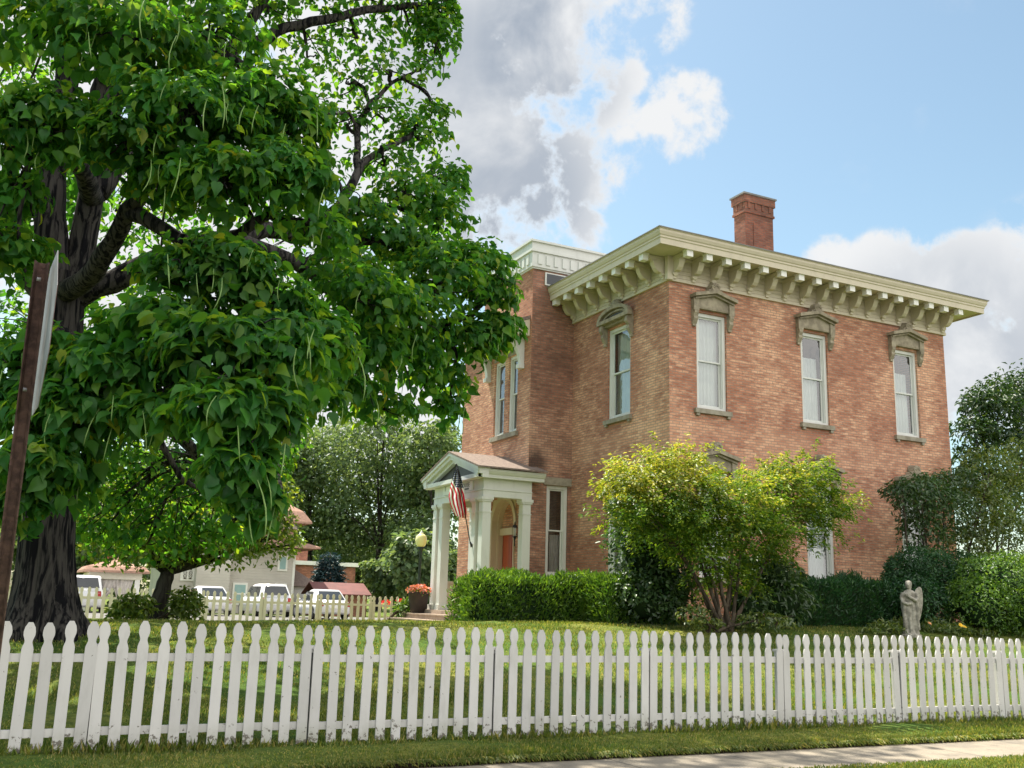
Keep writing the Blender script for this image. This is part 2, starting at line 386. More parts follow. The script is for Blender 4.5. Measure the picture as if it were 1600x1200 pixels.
M['car_white'] = mat_noise('white_car_paint', (0.62, 0.63, 0.64), (0.58, 0.59, 0.60), 1.0, 0.25, 0.5)
M['car_glass'] = mat_noise('dark_car_glass', (0.02, 0.025, 0.03), (0.03, 0.035, 0.04), 1.0, 0.06, 0.6)
M['tyre'] = mat_noise('black_rubber', (0.02, 0.02, 0.02), (0.03, 0.03, 0.03), 8.0, 0.9)
M['red_lens'] = mat_noise('red_lamp_lens', (0.35, 0.01, 0.01), (0.28, 0.01, 0.01), 4.0, 0.2, 0.5)
M['pot'] = mat_noise('dark_brown_pot', (0.035, 0.025, 0.025), (0.05, 0.035, 0.03), 5.0, 0.6)
M['flower_orange'] = mat_leaf('orange_petals', [(0, (0.75, 0.16, 0.10)), (.5, (0.80, 0.30, 0.12)), (1, (0.75, 0.40, 0.42))], (1.2, 1.1, 1.0), 0.3, 0.02)
M['flower_yellow'] = mat_leaf('yellow_petals', [(0, (0.85, 0.55, 0.03)), (1, (0.90, 0.66, 0.10))], (1.2, 1.1, 1.0), 0.3, 0.02)
M['flower_apricot'] = mat_leaf('apricot_petals', [(0, (0.85, 0.42, 0.18)), (1, (0.88, 0.50, 0.25))], (1.2, 1.1, 1.0), 0.3, 0.02)
M['flower_red'] = mat_leaf('red_petals', [(0, (0.60, 0.03, 0.03)), (1, (0.75, 0.06, 0.05))], (1.2, 1.1, 1.0), 0.3, 0.02)
M['signboard'] = mat_noise('pale_signboard', (0.78, 0.79, 0.74), (0.70, 0.71, 0.66), 3.0, 0.5)
M['lettering'] = mat_noise('grey_lettering', (0.16, 0.17, 0.14), (0.20, 0.21, 0.18), 3.0, 0.6)
M['tealblind'] = mat_noise('teal_window_blind', (0.28, 0.45, 0.44), (0.24, 0.40, 0.40), 3.0, 0.3, 0.5)
M['pinkcard'] = mat_noise('pink_notice', (0.70, 0.34, 0.30), (0.74, 0.50, 0.46), 9.0, 0.6)
M['drape'] = mat_noise('pale_drape', (0.62, 0.58, 0.54), (0.50, 0.47, 0.44), 3.0, 0.9)

def mat_siding(name, c, pitch=0.14):
    m, t, b = mat_base(name, 0.7, 0.2)
    g = pos(t); s = NN(t, 'ShaderNodeSeparateXYZ'); t.links.new(g, s.inputs[0])
    fr = math_node(t, 'FRACT', math_node(t, 'DIVIDE', s.outputs[2], pitch))
    col = mixc(t, maprange(t, noise(t, g, 1.2, 5), .4, .7), c, [x*.9 for x in c])
    t.links.new(col, b.inputs['Base Color'])
    bump(t, b, fr, 1.0, 0.03)
    return m
M['siding'] = mat_siding('grey_lap_siding', (0.56, 0.53, 0.49), 0.17)
M['siding_white'] = mat_siding('white_lap_siding', (0.68, 0.68, 0.66), 0.2)

def mat_ground():
    m, t, b = mat_base('lawn_grass', 0.95, 0.1)
    P = pos(t)
    a = maprange(t, noise(t, P, 0.55, 6, 0.65), 0.40, 0.66)
    c = mixc(t, a, (0.085, 0.150, 0.026), (0.240, 0.240, 0.054))
    d = maprange(t, noise(t, P, 2.6, 5, 0.7), 0.60, 0.74)
    c = mixc(t, math_node(t, 'MULTIPLY', d, 0.7), c, (0.23, 0.19, 0.075))
    e = maprange(t, noise(t, P, 9.0, 5, 0.75), 0.42, 0.62)
    c = mixc(t, math_node(t, 'MULTIPLY', e, 0.6), c, (0.045, 0.085, 0.020))
    t.links.new(c, b.inputs['Base Color'])
    bump(t, b, noise(t, P, 26.0, 6, 0.7), 1.0, 0.05)
    return m
M['lawn'] = mat_ground()
def mat_concrete():
    m, t, b = mat_base('sidewalk_concrete', 0.9, 0.15)
    P = pos(t)
    c = mixc(t, maprange(t, noise(t, P, 1.3, 7, 0.65), 0.38, 0.66), (0.29, 0.25, 0.195), (0.19, 0.168, 0.14))
    v = NN(t, 'ShaderNodeTexVoronoi'); v.inputs['Scale'].default_value = 70.0; t.links.new(P, v.inputs['Vector'])
    c = mixc(t, maprange(t, v.outputs['Distance'], 0.42, 0.10), c, (0.17, 0.155, 0.135))
    sx_ = NN(t, 'ShaderNodeSeparateXYZ'); t.links.new(P, sx_.inputs[0])
    fr = math_node(t, 'FRACT', math_node(t, 'DIVIDE', math_node(t, 'ADD', sx_.outputs[0], math_node(t, 'MULTIPLY', noise(t, P, 6.0, 3), 0.02)), 1.5))
    c = mixc(t, math_node(t, 'MULTIPLY', math_node(t, 'LESS_THAN', fr, 0.012), 0.8), c, (0.05, 0.05, 0.04))
    c = mixc(t, math_node(t, 'MULTIPLY', maprange(t, noise(t, P, 3.0, 8, 0.7), 0.56, 0.66), 0.45), c, (0.12, 0.105, 0.085))
    t.links.new(c, b.inputs['Base Color'])
    bump(t, b, v.outputs['Distance'], 0.5, 0.006)
    return m
M['walk'] = mat_concrete()
M['asphalt'] = mat_noise('asphalt', (0.055, 0.055, 0.056), (0.075, 0.074, 0.072), 40.0, 0.95, 0.15, 0.4, 120)
M['lot'] = mat_noise('pale_parking_asphalt', (0.20, 0.195, 0.185), (0.15, 0.145, 0.14), 3.0, 0.95, 0.15, 0.3, 60)
M['soil'] = mat_noise('dark_soil', (0.016, 0.013, 0.009), (0.03, 0.024, 0.016), 14.0, 0.95, 0.05, 0.8, 30)
M['grassblade'] = mat_leaf('grass_blade', [(0, (0.080, 0.140, 0.024)), (.50, (0.140, 0.205, 0.034)), (.80, (0.25, 0.275, 0.06)), (1, (0.42, 0.36, 0.14))], (1.8, 1.6, 0.7), 0.42, 0.03)

# ------------------------------------------------------------------ ground
def sst(t):
    t = min(1.0, max(0.0, t)); return t*t*(3-2*t)
def H(X, Y):
    if Y < 8.46: return 0.035
    P_ = 1.03 + 0.017*max(-20, min(40, X))
    z = 0.06 + 0.05*sst((Y-9.62)/0.5) + (P_-0.11)*sst((Y-10.3)/8.5)
    if Y > 19: z -= (P_-0.85)*sst((Y-19)/8.0)
    if Y > 29: z -= 0.40*sst((Y-29)/7.0)
    return z
def grid(mb, xs, ys, zf):
    n = len(xs)
    mb.add([(x, y, zf(x, y)) for y in ys for x in xs], [(j*n+i, j*n+i+1, (j+1)*n+i+1, (j+1)*n+i) for j in range(len(ys)-1) for i in range(n-1)], True)
rg = np.random.default_rng(3)
_b = MB()
xs = [-900, -400, -150, -70, -40, -25] + [-18+0.5*i for i in range(110)] + [40, 55, 80, 150, 400, 900]
ys = [9.615, 9.64, 9.70] + [9.8+0.25*i for i in range(44)] + [21+1.0*i for i in range(25)] + [50, 60, 80, 120, 250, 600, 1500]
grid(_b, xs, ys, lambda x, y: H(x, y) + (0.03*math.sin(x*2.3+y)*math.sin(y*1.7-x*.6) + 0.015*math.sin(x*7.1)*math.sin(y*6.3+x) if 9.8 < y < 40 else 0) - (0.09 if y < 9.63 else 0))
structure('lawn', _b, M['lawn'])
_b = MB(); grid(_b, [-900, -60] + [-20+2*i for i in range(35)] + [60, 900], [8.40, 9.70], lambda x, y: 0.0)
structure('sidewalk', _b, M['walk'])
_b = MB()
for i in range(120):
    x_ = -20+.5*i; q_ = .015*math.sin(i*1.7)+.012*math.sin(i*3.9); _b.box((x_, 9.60+q_, -.05), (x_+.5, 9.66, .034+.01*math.sin(i*2.3)))
structure('soil_edge', _b, M['soil'])
_b = MB(); grid(_b, [-900, -60] + [-20+0.5*i for i in range(130)] + [60, 900], [3.2, 3.4, 5, 6.5, 7.5, 8.1, 8.24, 8.32], lambda x, y: 0.035 + (0.012*math.sin(3.1*x+2*y) if y > 4 else 0) - (0.05 if y > 8.31 else 0))
structure('grass_verge', _b, M['lawn'])
_b = MB(); _b.box((-900, 3.05, -0.2), (900, 3.2, 0.03)); structure('kerb', _b, M['walk'])
_b = MB(); grid(_b, [-900, -100, 0, 100, 900], [-1500, -300, -60, -10, 3.05], lambda x, y: -0.12)
structure('road', _b, M['asphalt'])
_b = MB(); grid(_b, [-12, -4, 4, 12, 20, 28], [37.5, 42, 47, 52, 58], lambda x, y: H(x, y)+0.03)
structure('parking_lot', _b, M['lot'])

# ------------------------------------------------------------------ house
HZ = 0.7
house = thing('brick_house', 'two-storey salmon brick house with a bracketed cream cornice and a columned porch', 'house', (15.62, 22.0, HZ))
class Frame:
    def __init__(s, O, U, N): s.O = Vector(O); s.U = Vector(U); s.N = Vector(N)
    def p(s, u, z, n): return s.O + s.U*u + s.N*n + Vector((0, 0, z))
def fbox(mb, F, u0, u1, z0, z1, n0, n1):
    vs = [F.p(u, z, n) for z in (z0, z1) for (u, n) in ((u0, n0), (u1, n0), (u1, n1), (u0, n1))]
    fs = [(0,1,2,3),(4,7,6,5),(0,4,5,1),(1,5,6,2),(2,6,7,3),(3,7,4,0)]
    mb.add(vs, fs)
def fprism(mb, F, poly, u0, u1):      # poly in (n, z) extruded along u
    n = len(poly)
    vs = [F.p(u0, z, q) for q, z in poly] + [F.p(u1, z, q) for q, z in poly]
    mb.add(vs, [tuple(range(n)), tuple(reversed(range(n, 2*n)))] + [(i, n+i, n+(i+1)%n, (i+1)%n) for i in range(n)])
def fplate(mb, F, poly, n0, n1):      # poly in (u, z) extruded along n
    n = len(poly)
    vs = [F.p(u, z, n0) for u, z in poly] + [F.p(u, z, n1) for u, z in poly]
    mb.add(vs, [tuple(reversed(range(n))), tuple(range(n, 2*n))] + [(i, (i+1)%n, n+(i+1)%n, n+i) for i in range(n)])
def wall(F, u0, u1, z0, z1, holes, th=0.16):
    mb = MB()
    us = sorted({u0, u1, *[h[0] for h in holes], *[h[1] for h in holes]})
    zs = sorted({z0, z1, *[h[2] for h in holes], *[h[3] for h in holes]})
    for i in range(len(us)-1):
        for j in range(len(zs)-1):
            cu, cz = (us[i]+us[i+1])/2, (zs[j]+zs[j+1])/2
            if any(h[0] < cu < h[1] and h[2] < cz < h[3] for h in holes): continue
            for n in (0, -0.3):
                q = [F.p(us[i], zs[j], n), F.p(us[i+1], zs[j], n), F.p(us[i+1], zs[j+1], n), F.p(us[i], zs[j+1], n)]
                mb.add(q, [(0,1,2,3) if n == 0 else (3,2,1,0)])
    for a, b, c, d in holes:
        for (p, q) in (((a,c),(a,d)), ((a,d),(b,d)), ((b,d),(b,c)), ((b,c),(a,c))):
            mb.add([F.p(*p, 0), F.p(*q, 0), F.p(*q, -0.3), F.p(*p, -0.3)], [(0,1,2,3)])
    return mb
FF = Frame((15.62, 22.0, 0), (1, 0, 0), (0, -1, 0))       # street front
FL = Frame((15.62, 27.3, 0), (0, -1, 0), (-1, 0, 0))      # left side of the main block
FTS = Frame((14.09, 27.3, 0), (1, 0, 0), (0, -1, 0))      # tower, street side
FTW = Frame((14.09, 30.97, 0), (0, -1, 0), (-1, 0, 0))    # tower, porch side
FWW = Frame((14.19, 32.77, 0), (0, -1, 0), (-1, 0, 0))    # rear wing
LF = 10.83
win = []   # (frame, u0, u1, z0, z1, kind)
for uc in (1.45, 5.26, 9.03):
    win.append((FF, uc-.52, uc+.52, 6.98, 9.76, 'gable'))
    win.append((FF, uc-.52, uc+.52, 2.40, 5.20, 'gable'))
win.append((FL, 2.13, 3.36, 7.0, 9.80, 'arch'))
win.append((FL, 2.13, 3.36, 2.40, 5.18, 'lintel'))
win.append((FTS, 0.66, 1.42, 2.40, 5.20, 'lintel2'))
win.append((FTW, 1.02, 1.81, 6.95, 9.52, 'none'))
win.append((FTW, 2.10, 2.76, 6.95, 9.52, 'none'))
def holes(F): return [(w[1], w[2], w[3], w[4]) for w in win if w[0] is F]
part('wall', wall(FF, 0, LF, HZ, 11.25, holes(FF)), M['brick'], house)
part('wall', wall(FL, 0, 5.3, HZ, 11.25, holes(FL)), M['brick'], house)
part('wall', wall(FTS, 0, 1.53, HZ, 12.16, holes(FTS)), M['brick_tower'], house, 'darker brick tower wall beside the porch')
DY0, DY1 = 1.22, 2.86     # door opening along the tower's porch side (u)
part('wall', wall(FTW, 0, 3.67, HZ, 12.16, holes(FTW) + [(DY0, DY1, 1.32, 4.86)]), M['brick'], house)
mb = MB()
Y0, Y1 = 30.97, 32.77
mb.box((14.19, 30.97, HZ), (20.0, 32.77, 10.4)); 
part('wall', mb, M['brick'], house)
mb = MB()
mb.box((26.15, 22.3, HZ), (26.45, 32.77, 11.25)); mb.box((20.0, 32.4, HZ), (26.15, 32.77, 11.2)); mb.box((15.63, 27.3, 11.3), (20.2, 27.5, 12.16)); mb.box((20.0, 27.5, 11.3), (20.2, 30.97, 12.16)); mb.box((14.4, 30.7, 10.4), (20.0, 30.96, 12.16))
part('wall', mb, M['brick'], house)
mb = MB(); mb.box((14.4, 22.4, HZ+.1), (26.1, 32.3, HZ+.2)); mb.box((15.9, 22.35, 5.75), (26.1, 32.3, 6.0)); mb.box((14.4, 27.65, 5.75), (15.9, 30.6, 6.0))
mb.box((15.95, 23.6, 1), (26.1, 23.7, 11.1)); mb.box((17.0, 23.8, 1), (17.1, 27.2, 11.1)); mb.box((15.55, 27.8, 1), (15.65, 30.6, 12.1)); mb.box((14.45, 28.0, HZ+.3), (15.5, 28.1, 5.7))
part('interior', mb, M['darkroom'], house)
mb = MB(); mb.add([(14.63,21.01,11.60),(27.44,21.01,11.60),(27.44,33.6,11.60),(14.63,27.29,11.60),(18.5,25,12.0),(23,25,12.0),(23,30,12.0),(18.5,30,12.0),(15.6,27.29,11.60),(15.6,33.6,11.6)],
   [(0,1,5,4),(1,2,6,5),(4,5,6,7),(0,4,8,3),(4,7,9,8),(2,9,7,6)])
mb.box((14.2, 27.4, 12.98), (20.1, 30.9, 13.04)); mb.box((14.0, 30.98, 10.41), (20.0, 33.0, 10.55))
roof = part('roof', mb, M['roof_dark'], house)

# cornice: mitred sweep of a profile round the eaves
def sweep(mb, prof, A, B, C_, D, closed=True):
    n = len(prof); rings = []
    for k in range(4):
        ring = []
        for q, z in prof:
            ring.append([(15.62-q, 27.29, z), (15.62-q, 22-q, z), (26.45+q, 22-q, z), (26.45+q, 33.0, z)][k])
        rings.append(ring)
    vs = [p for r_ in rings for p in r_]
    fs = [(k*n+i, k*n+(i+1)%n, (k+1)*n+(i+1)%n, (k+1)*n+i) for k in range(3) for i in range(n)]
    fs += [tuple(range(n)), tuple(reversed(range(3*n, 4*n)))]
    mb.add(vs, fs)
mb = MB()
sweep(mb, [(0.0, 11.21), (0.86, 11.21), (0.86, 11.17), (0.90, 11.17), (0.90, 11.33), (0.925, 11.35), (0.925, 11.40), (0.95, 11.42), (0.985, 11.50), (0.985, 11.56), (1.01, 11.57), (1.01, 11.60), (0, 11.60)], 0, 0, 0, 0)
cornice = part('cornice', mb, M['cream'], house)
mb = MB()
sweep(mb, [(0.0, 10.51), (0.07, 10.51), (0.07, 10.60), (0.045, 10.61), (0.045, 11.20), (0, 11.20)], 0, 0, 0, 0)
for k in range(5): z = 10.62+k*.115; sweep(mb, [(0.045, z), (0.062, z), (0.047, z+.105), (0.045, z+.105)], 0, 0, 0, 0)
sweep(mb, [(0.045, 11.13), (0.10, 11.13), (0.12, 11.205), (0.045, 11.205)], 0, 0, 0, 0)
part('frieze', mb, M['cream'], cornice)
mb = MB()
sweep(mb, [(0.98, 11.585), (1.03, 11.585), (1.03, 11.612), (0.98, 11.612)], 0, 0, 0, 0)
part('gutter_edge', mb, M['roof_dark'], cornice)
def bracket(F, u):
    b = MB()
    fprism(b, F, [(0.06, 11.2), (0.06, 10.60), (0.16, 10.64), (0.20, 10.74), (0.28, 10.76), (0.36, 10.82), (0.42, 10.94), (0.46, 11.04), (0.58, 11.09), (0.66, 11.10), (0.66, 11.2)], u-.05, u+.05)
    fbox(b, F, u-.07, u+.07, 11.10, 11.195, 0.10, 0.655)
    fbox(b, F, u-.085, u+.085, 10.66, 10.73, 0.06, 0.17)
    fprism(b, F, [(0.22, 10.735), (0.32, 10.755), (0.40, 10.83), (0.47, 10.96), (0.49, 11.04), (0.45, 11.05), (0.42, 10.94), (0.36, 10.83), (0.28, 10.785)], u-.085, u+.085)
    fbox(b, F, u-.055, u+.055, 10.565, 10.655, 0.06, 0.12)
    return b
def bracket_block(F, u):
    b = MB(); fbox(b, F, u-.10, u+.10, 11.00, 11.17, 0.66, 0.84); fbox(b, F, u-.12, u+.12, 11.17, 11.205, 0.64, 0.86)
    return b
ub = [0.10 + (10.70-0.10)*i/16 for i in range(17)]
for u in ub: part('bracket', bracket(FF, u+0.02), M['cream'], cornice); part('bracket_block', bracket_block(FF, u+0.02), M['white_block'], cornice)
for i in range(8): part('bracket', bracket(FL, 0.16+ i*0.715), M['cream'], cornice); part('bracket_block', bracket_block(FL, 0.16+ i*0.715), M['white_block'], cornice)
mb = MB(); fbox(mb, FF, -.12, -.062, 10.52, 11.16, -0.02, 0.12); fbox(mb, FF, -.06, .07, 10.52, 11.16, 0.064, 0.12)
part('corner_board', mb, M['cream'], cornice)
# tower parapet
mb = MB()
FPs = Frame((14.09, 27.3, 0), (1, 0, 0), (0, -1, 0)); 
def ringbox(mb, q, z0, z1):
    mb.box((14.09-q, 27.3-q, z0), (20.2, 30.97+q, z1))
ringbox(mb, .06, 12.15, 12.20); ringbox(mb, .10, 12.20, 12.70); ringbox(mb, .16, 12.70, 12.78); ringbox(mb, .13, 12.78, 13.02); ringbox(mb, .19, 13.02, 13.09)
par = part('parapet', mb, M['white_trim'], house)
F_ = Frame((14.09, 30.97, 0), (0, -1, 0), (-1, 0, 0))
for F0, cnt in ((FPs, 16), (F_, 12)):
    for k in range(cnt):
        mb = MB(); fbox(mb, F0, .10+k*.30, .25+k*.30, 12.30, 12.62, .101, .135); part('dentil', mb, M['white_trim'], par)

mb = MB(); fbox(mb, FTS, .42, 1.30, 11.66, 12.09, 0.003, 0.05); lw = part('window', mb, M['white_trim'], house, 'small attic window behind the main cornice')
mb = MB(); fbox(mb, FTS, .47, 1.25, 11.70, 12.05, 0.05, 0.056); part('pane', mb, M['car_glass'], lw)

def wavy(F, u0, u1, z0, z1, n, folds, amp, seed):
    rr = random.Random(seed); mb = MB(); nu = folds*6; nz = 8; ph = rr.uniform(0, 6)
    vs = []
    for j in range(nz+1):
        tz = j/nz
        for i in range(nu+1):
            tu = i/nu
            sag = 0.5+0.5*(1-tz)
            vs.append(F.p(u0+(u1-u0)*tu, z0+(z1-z0)*tz, n + amp*sag*math.sin(tu*folds*2*math.pi+ph+0.6*math.sin(tz*3+i*.1)) + 0.4*amp*math.sin(tu*folds*4.7+seed)))
    mb.add(vs, [(j*(nu+1)+i, j*(nu+1)+i+1, (j+1)*(nu+1)+i+1, (j+1)*(nu+1)+i) for j in range(nz) for i in range(nu)], True)
    return mb
def tbox_frame(mb, F, u0, u1, z0, z1, w, n0, n1, wb=None):
    wb = wb or w
    fbox(mb, F, u0, u0+w, z0, z1, n0, n1); fbox(mb, F, u1-w, u1, z0, z1, n0, n1)
    fbox(mb, F, u0+w, u1-w, z1-w, z1, n0, n1); fbox(mb, F, u0+w, u1-w, z0, z0+wb, n0, n1)
wi = 0
for (F, a, b, c, d, kind) in win:
    wi += 1
    mb = MB(); tbox_frame(mb, F, a+.002, b-.002, c+.002, d-.002, .10, -0.20, -0.06, .08)
    fbox(mb, F, a+.102, a+.125, c+.09, d-.105, -.17, -.09); fbox(mb, F, b-.125, b-.102, c+.09, d-.105, -.17, -.09)
    w = part('window', mb, M['white_trim'], house)
    zm = (c+d)/2
    mb = MB(); tbox_frame(mb, F, a+.127, b-.127, zm-.01, d-.106, .045, -.15, -.115); part('sash', mb, M['white_trim'], w)
    mb = MB(); tbox_frame(mb, F, a+.127, b-.127, c+.085, zm+.035, .045, -.19, -.155, .07); part('sash', mb, M['white_trim'], w)
    mb = MB(); mb.add([F.p(a+.17, zm+.03, -.13), F.p(b-.17, zm+.03, -.13), F.p(b-.17, d-.15, -.13), F.p(a+.17, d-.15, -.13)], [(0,1,2,3)])
    mb.add([F.p(a+.17, c+.15, -.17), F.p(b-.17, c+.15, -.17), F.p(b-.17, zm, -.17), F.p(a+.17, zm, -.17)], [(0,1,2,3)])
    part('pane', mb, M['glass'], w)
    if kind in ('gable', 'arch', 'lintel'):
        ctop = d-.12
        if F is FF and c > 6 and a > 3: ctop = d - .70
        part('curtain', wavy(F, a+.12, b-.13 - (.05 if (a > 3 and c > 6) else 0), c+.1, ctop, -.30, 7, .03, wi), M['curtain'], w)
    elif kind == 'lintel2':
        part('curtain', wavy(F, a+.30, b-.12, c+.1, zm-.1, -.32, 4, .03, wi), M['drape'], w)
    if kind != 'none':
        mb = MB(); fbox(mb, F, a-.11, b+.11, c-.13, c-.002, -0.05, 0.10)
        for uu in (a-.06, b-.04): fbox(mb, F, uu, uu+.10, c-.20, c-.132, 0.003, 0.08)
        part('sill', mb, M['sillstone'], w)
    if kind == 'gable':
        mb = MB(); m_ = (a+b)/2; h0 = d-.02
        fplate(mb, F, [(a-.17, h0+.10), (b+.17, h0+.10), (b+.17, h0+.38), (m_, h0+.55), (a-.17, h0+.38)], 0.003, .12)
        for s0, s1 in (((a-.22, h0+.385), (m_, h0+.565)), ((b+.22, h0+.385), (m_, h0+.565))):
            fplate(mb, F, [s0, s1, (s1[0], s1[1]+.10), (s0[0], s0[1]+.10)], 0.003, .30)
            fplate(mb, F, [(s0[0]+(.06 if s0[0]<m_ else -.06), s0[1]-.06), (s1[0], s1[1]-.055), (s1[0], s1[1]-.004), (s0[0]+(.06 if s0[0]<m_ else -.06), s0[1]-.004)], 0.003, .21)
        fplate(mb, F, [(a+.02, h0+.13), (b-.02, h0+.13), (b-.02, h0+.20), (m_, h0+.40), (a+.02, h0+.20)], .121, .128)
        for e0, e1 in ((a-.19, a-.01), (b+.01, b+.19)):
            fbox(mb, F, e0, e1, h0+.02, h0+.38, .121, .17)
            fprism(mb, F, [(0.003, h0+.09), (.16, h0+.09), (.17, h0-.05), (.12, h0-.14), (.14, h0-.22), (.08, h0-.32), (.05, h0-.36), (0.003, h0-.36)], e0+.02, e1-.02)
            fbox(mb, F, e0+.035, e1-.035, h0-.42, h0-.362, 0.003, .06)
        # carved crest
        mb.tube([F.p(m_, h0+.73, .03), F.p(m_, h0+.74, .26)], [.19, .14], 12, True, False)
        for q, rr in ((-.17, .07), (.17, .07), (-.09, .10), (.09, .10)):
            mb.tube([F.p(m_+1.15*q, h0+.66-.20*abs(q), .03), F.p(m_+1.15*q, h0+.66-.20*abs(q), .24)], [rr, rr*.8], 8, True, False)
        for k in range(5):
            an = math.pi*(k+.5)/5; mb.tube([F.p(m_+.05*math.cos(an), h0+.74+.04*math.sin(an), .26), F.p(m_+.15*math.cos(an), h0+.74+.14*math.sin(an), .22)], [.03, .035], 6)
        part('hood', mb, M['stone'], w)
    elif kind == 'arch':
        mb = MB(); m_ = (a+b)/2; h0 = d-.02; hw = (b-a)/2+.20
        def arc(rw, rh, z): return [(m_ + rw*math.cos(math.pi - math.pi*k/16), z + rh*math.sin(math.pi*k/16)) for k in range(17)]
        fplate(mb, F, [(m_-hw+.03, h0+.08), (m_+hw-.03, h0+.08)] + list(reversed(arc(hw-.05, .27, h0+.27))), 0.003, .12)
        o_, i_ = arc(hw+.06, .36, h0+.27), arc(hw-.08, .25, h0+.27)
        for k in range(16): fplate(mb, F, [i_[k], i_[k+1], o_[k+1], o_[k]], .121, .26)
        o_, i_ = arc(hw-.14, .22, h0+.27), arc(hw-.24, .16, h0+.27)
        for k in range(16): fplate(mb, F, [i_[k], i_[k+1], o_[k+1], o_[k]], .1205, .18)
        fbox(mb, F, m_-hw-.06, m_+hw+.06, h0+.16, h0+.268, .121, .27)
        for e0, e1 in ((a-.19, a-.01), (b+.01, b+.19)):
            fprism(mb, F, [(0.003, h0+.15), (.22, h0+.15), (.24, h0-.02), (.15, h0-.12), (.17, h0-.22), (.09, h0-.34), (.05, h0-.40), (0.003, h0-.40)], e0+.02, e1-.02)
            fbox(mb, F, e0+.035, e1-.035, h0-.48, h0-.402, 0.003, .07)
        for k in range(7):
            an = math.pi*(k+.5)/7; mb.tube([F.p(m_, h0+.64, .12), F.p(m_+.26*math.cos(an), h0+.62+.20*math.sin(an), .12)], [.035, .06], 6)
        hd = part('hood', mb, M['stone'], w)
        mb = MB(); fplate(mb, F, [(m_-hw+.30, h0+.275), (m_+hw-.30, h0+.275)] + list(reversed(arc(hw-.30, .12, h0+.285))), .121, .126)
        part('lunette', mb, M['black'], w)
    elif kind in ('lintel', 'lintel2'):
        mb = MB(); fbox(mb, F, a-.12, min(b+.12, 1.52) if kind == 'lintel2' else b+.12, d+.003, d+.24, 0.003, .05); part('lintel', mb, M['sillstone'], w)
mb = MB(); fbox(mb, FTW, .92, 2.90, 6.80, 6.948, -.05, .10); part('sill', mb, M['sillstone'], house, 'long stone sill under the paired tower windows')
mb = MB(); fbox(mb, FTW, 1.02, 2.76, 9.523, 9.80, 0.003, .03); part('lintel', mb, M['sillstone'], house, 'stone lintel over the paired tower windows')
# bracketed hood over the paired windows
mb = MB()
fprism(mb, FTW, [(0.0, 10.62), (0.98, 10.22), (0.98, 10.16), (0.0, 10.5)], .10, 3.55)
hr = part('window_canopy', mb, M['shingle'], house)
mb = MB(); fprism(mb, FTW, [(0.003, 10.49), (0.96, 10.155), (1.0, 10.155), (1.0, 10.04), (0.94, 10.02), (0.94, 9.96), (0.80, 9.94), (0.003, 9.94)], .12, 3.53)
part('canopy_cornice', mb, M['cream'], hr)
for uu in (.62, 3.10):
    mb = MB(); pl = [(0.003, 9.935), (.78, 9.935), (.78, 9.83)] + [(.74 - .60*math.sin(t_*math.pi/2/8), 9.83-.72*(1-math.cos(t_*math.pi/2/8))) for t_ in range(1, 9)] + [(.14, 9.0), (.10, 8.95), (0.003, 8.95)]
    fprism(mb, FTW, pl, uu-.09, uu+.09); fbox(mb, FTW, uu-.11, uu+.11, 8.93, 9.06, 0.003, .20)
    part('canopy_bracket', mb, M['white_trim'], hr)
# chimney
mb = MB(); mb.box((20.92, 25.04, 11.4), (22.12, 25.62, 14.72)); mb.box((20.87, 25.0, 14.72), (22.17, 25.66, 14.80)); mb.box((20.90, 25.02, 14.80), (22.14, 25.64, 15.10))
mb.box((20.85, 24.98, 15.10), (22.19, 25.68, 15.36))
for k in range(4): mb.box((21.02+k*.3, 24.995, 14.88), (21.12+k*.3, 25.02, 15.10))
for k in range(2): mb.box((20.88, 25.15+k*.25, 14.88), (20.90, 25.24+k*.25, 15.10))
mb.box((21.25, 25.015, 12.5), (21.75, 25.039, 14.4))
ch = part('chimney', mb, M['brick_red'], house)
mb = MB(); mb.box((20.81, 24.94, 15.36), (22.23, 25.72, 15.42)); part('chimney_cap', mb, M['roof_dark'], ch)

# porch ------------------------------------------------------------
mb = MB(); mb.box((12.16, 26.75, HZ), (14.08, 31.2, 1.30))
porch = part('porch', mb, M['stepstone'], house)
def pier(x, y, s=.27, z0=1.302, z1=4.66):
    b = MB(); h = s/2
    b.box((x-h, y-h, z0+.16), (x+h, y+h, z1-.14)); b.box((x-h-.05, y-h-.05, z0), (x+h+.05, y+h+.05, z0+.16))
    b.box((x-h-.018, y-h-.018, z1-.46), (x+h+.018, y+h+.018, z1-.43)); b.box((x-h-.035, y-h-.035, z1-.14), (x+h+.035, y+h+.035, z1-.09)); b.box((x-h-.06, y-h-.06, z1-.09), (x+h+.06, y+h+.06, z1))
    return b
for (x, y) in ((12.585, 27.14), (12.585, 27.66), (12.585, 30.22), (12.585, 30.74), (13.92, 27.14), (13.92, 30.80)):
    part('column', pier(x, y), M['white_trim'], porch)
mb = MB()
def pring(mb, q, z0, z1, xin=14.08):
    # beams on three sides of the porch
    mb.box((12.45-q, 27.0-q, z0), (12.72, 30.88+q, z1)); mb.box((12.72, 27.0-q, z0), (xin, 27.27, z1)); mb.box((12.72, 30.61, z0), (xin, 30.88+q, z1))
pring(mb, 0.0, 4.662, 4.86); pring(mb, .025, 4.862, 4.90); pring(mb, -.012, 4.902, 5.20)
mb.box((12.72, 27.27, 5.05), (14.08, 30.61, 5.10))
part('entablature', mb, M['white_trim'], porch)
mb = MB()
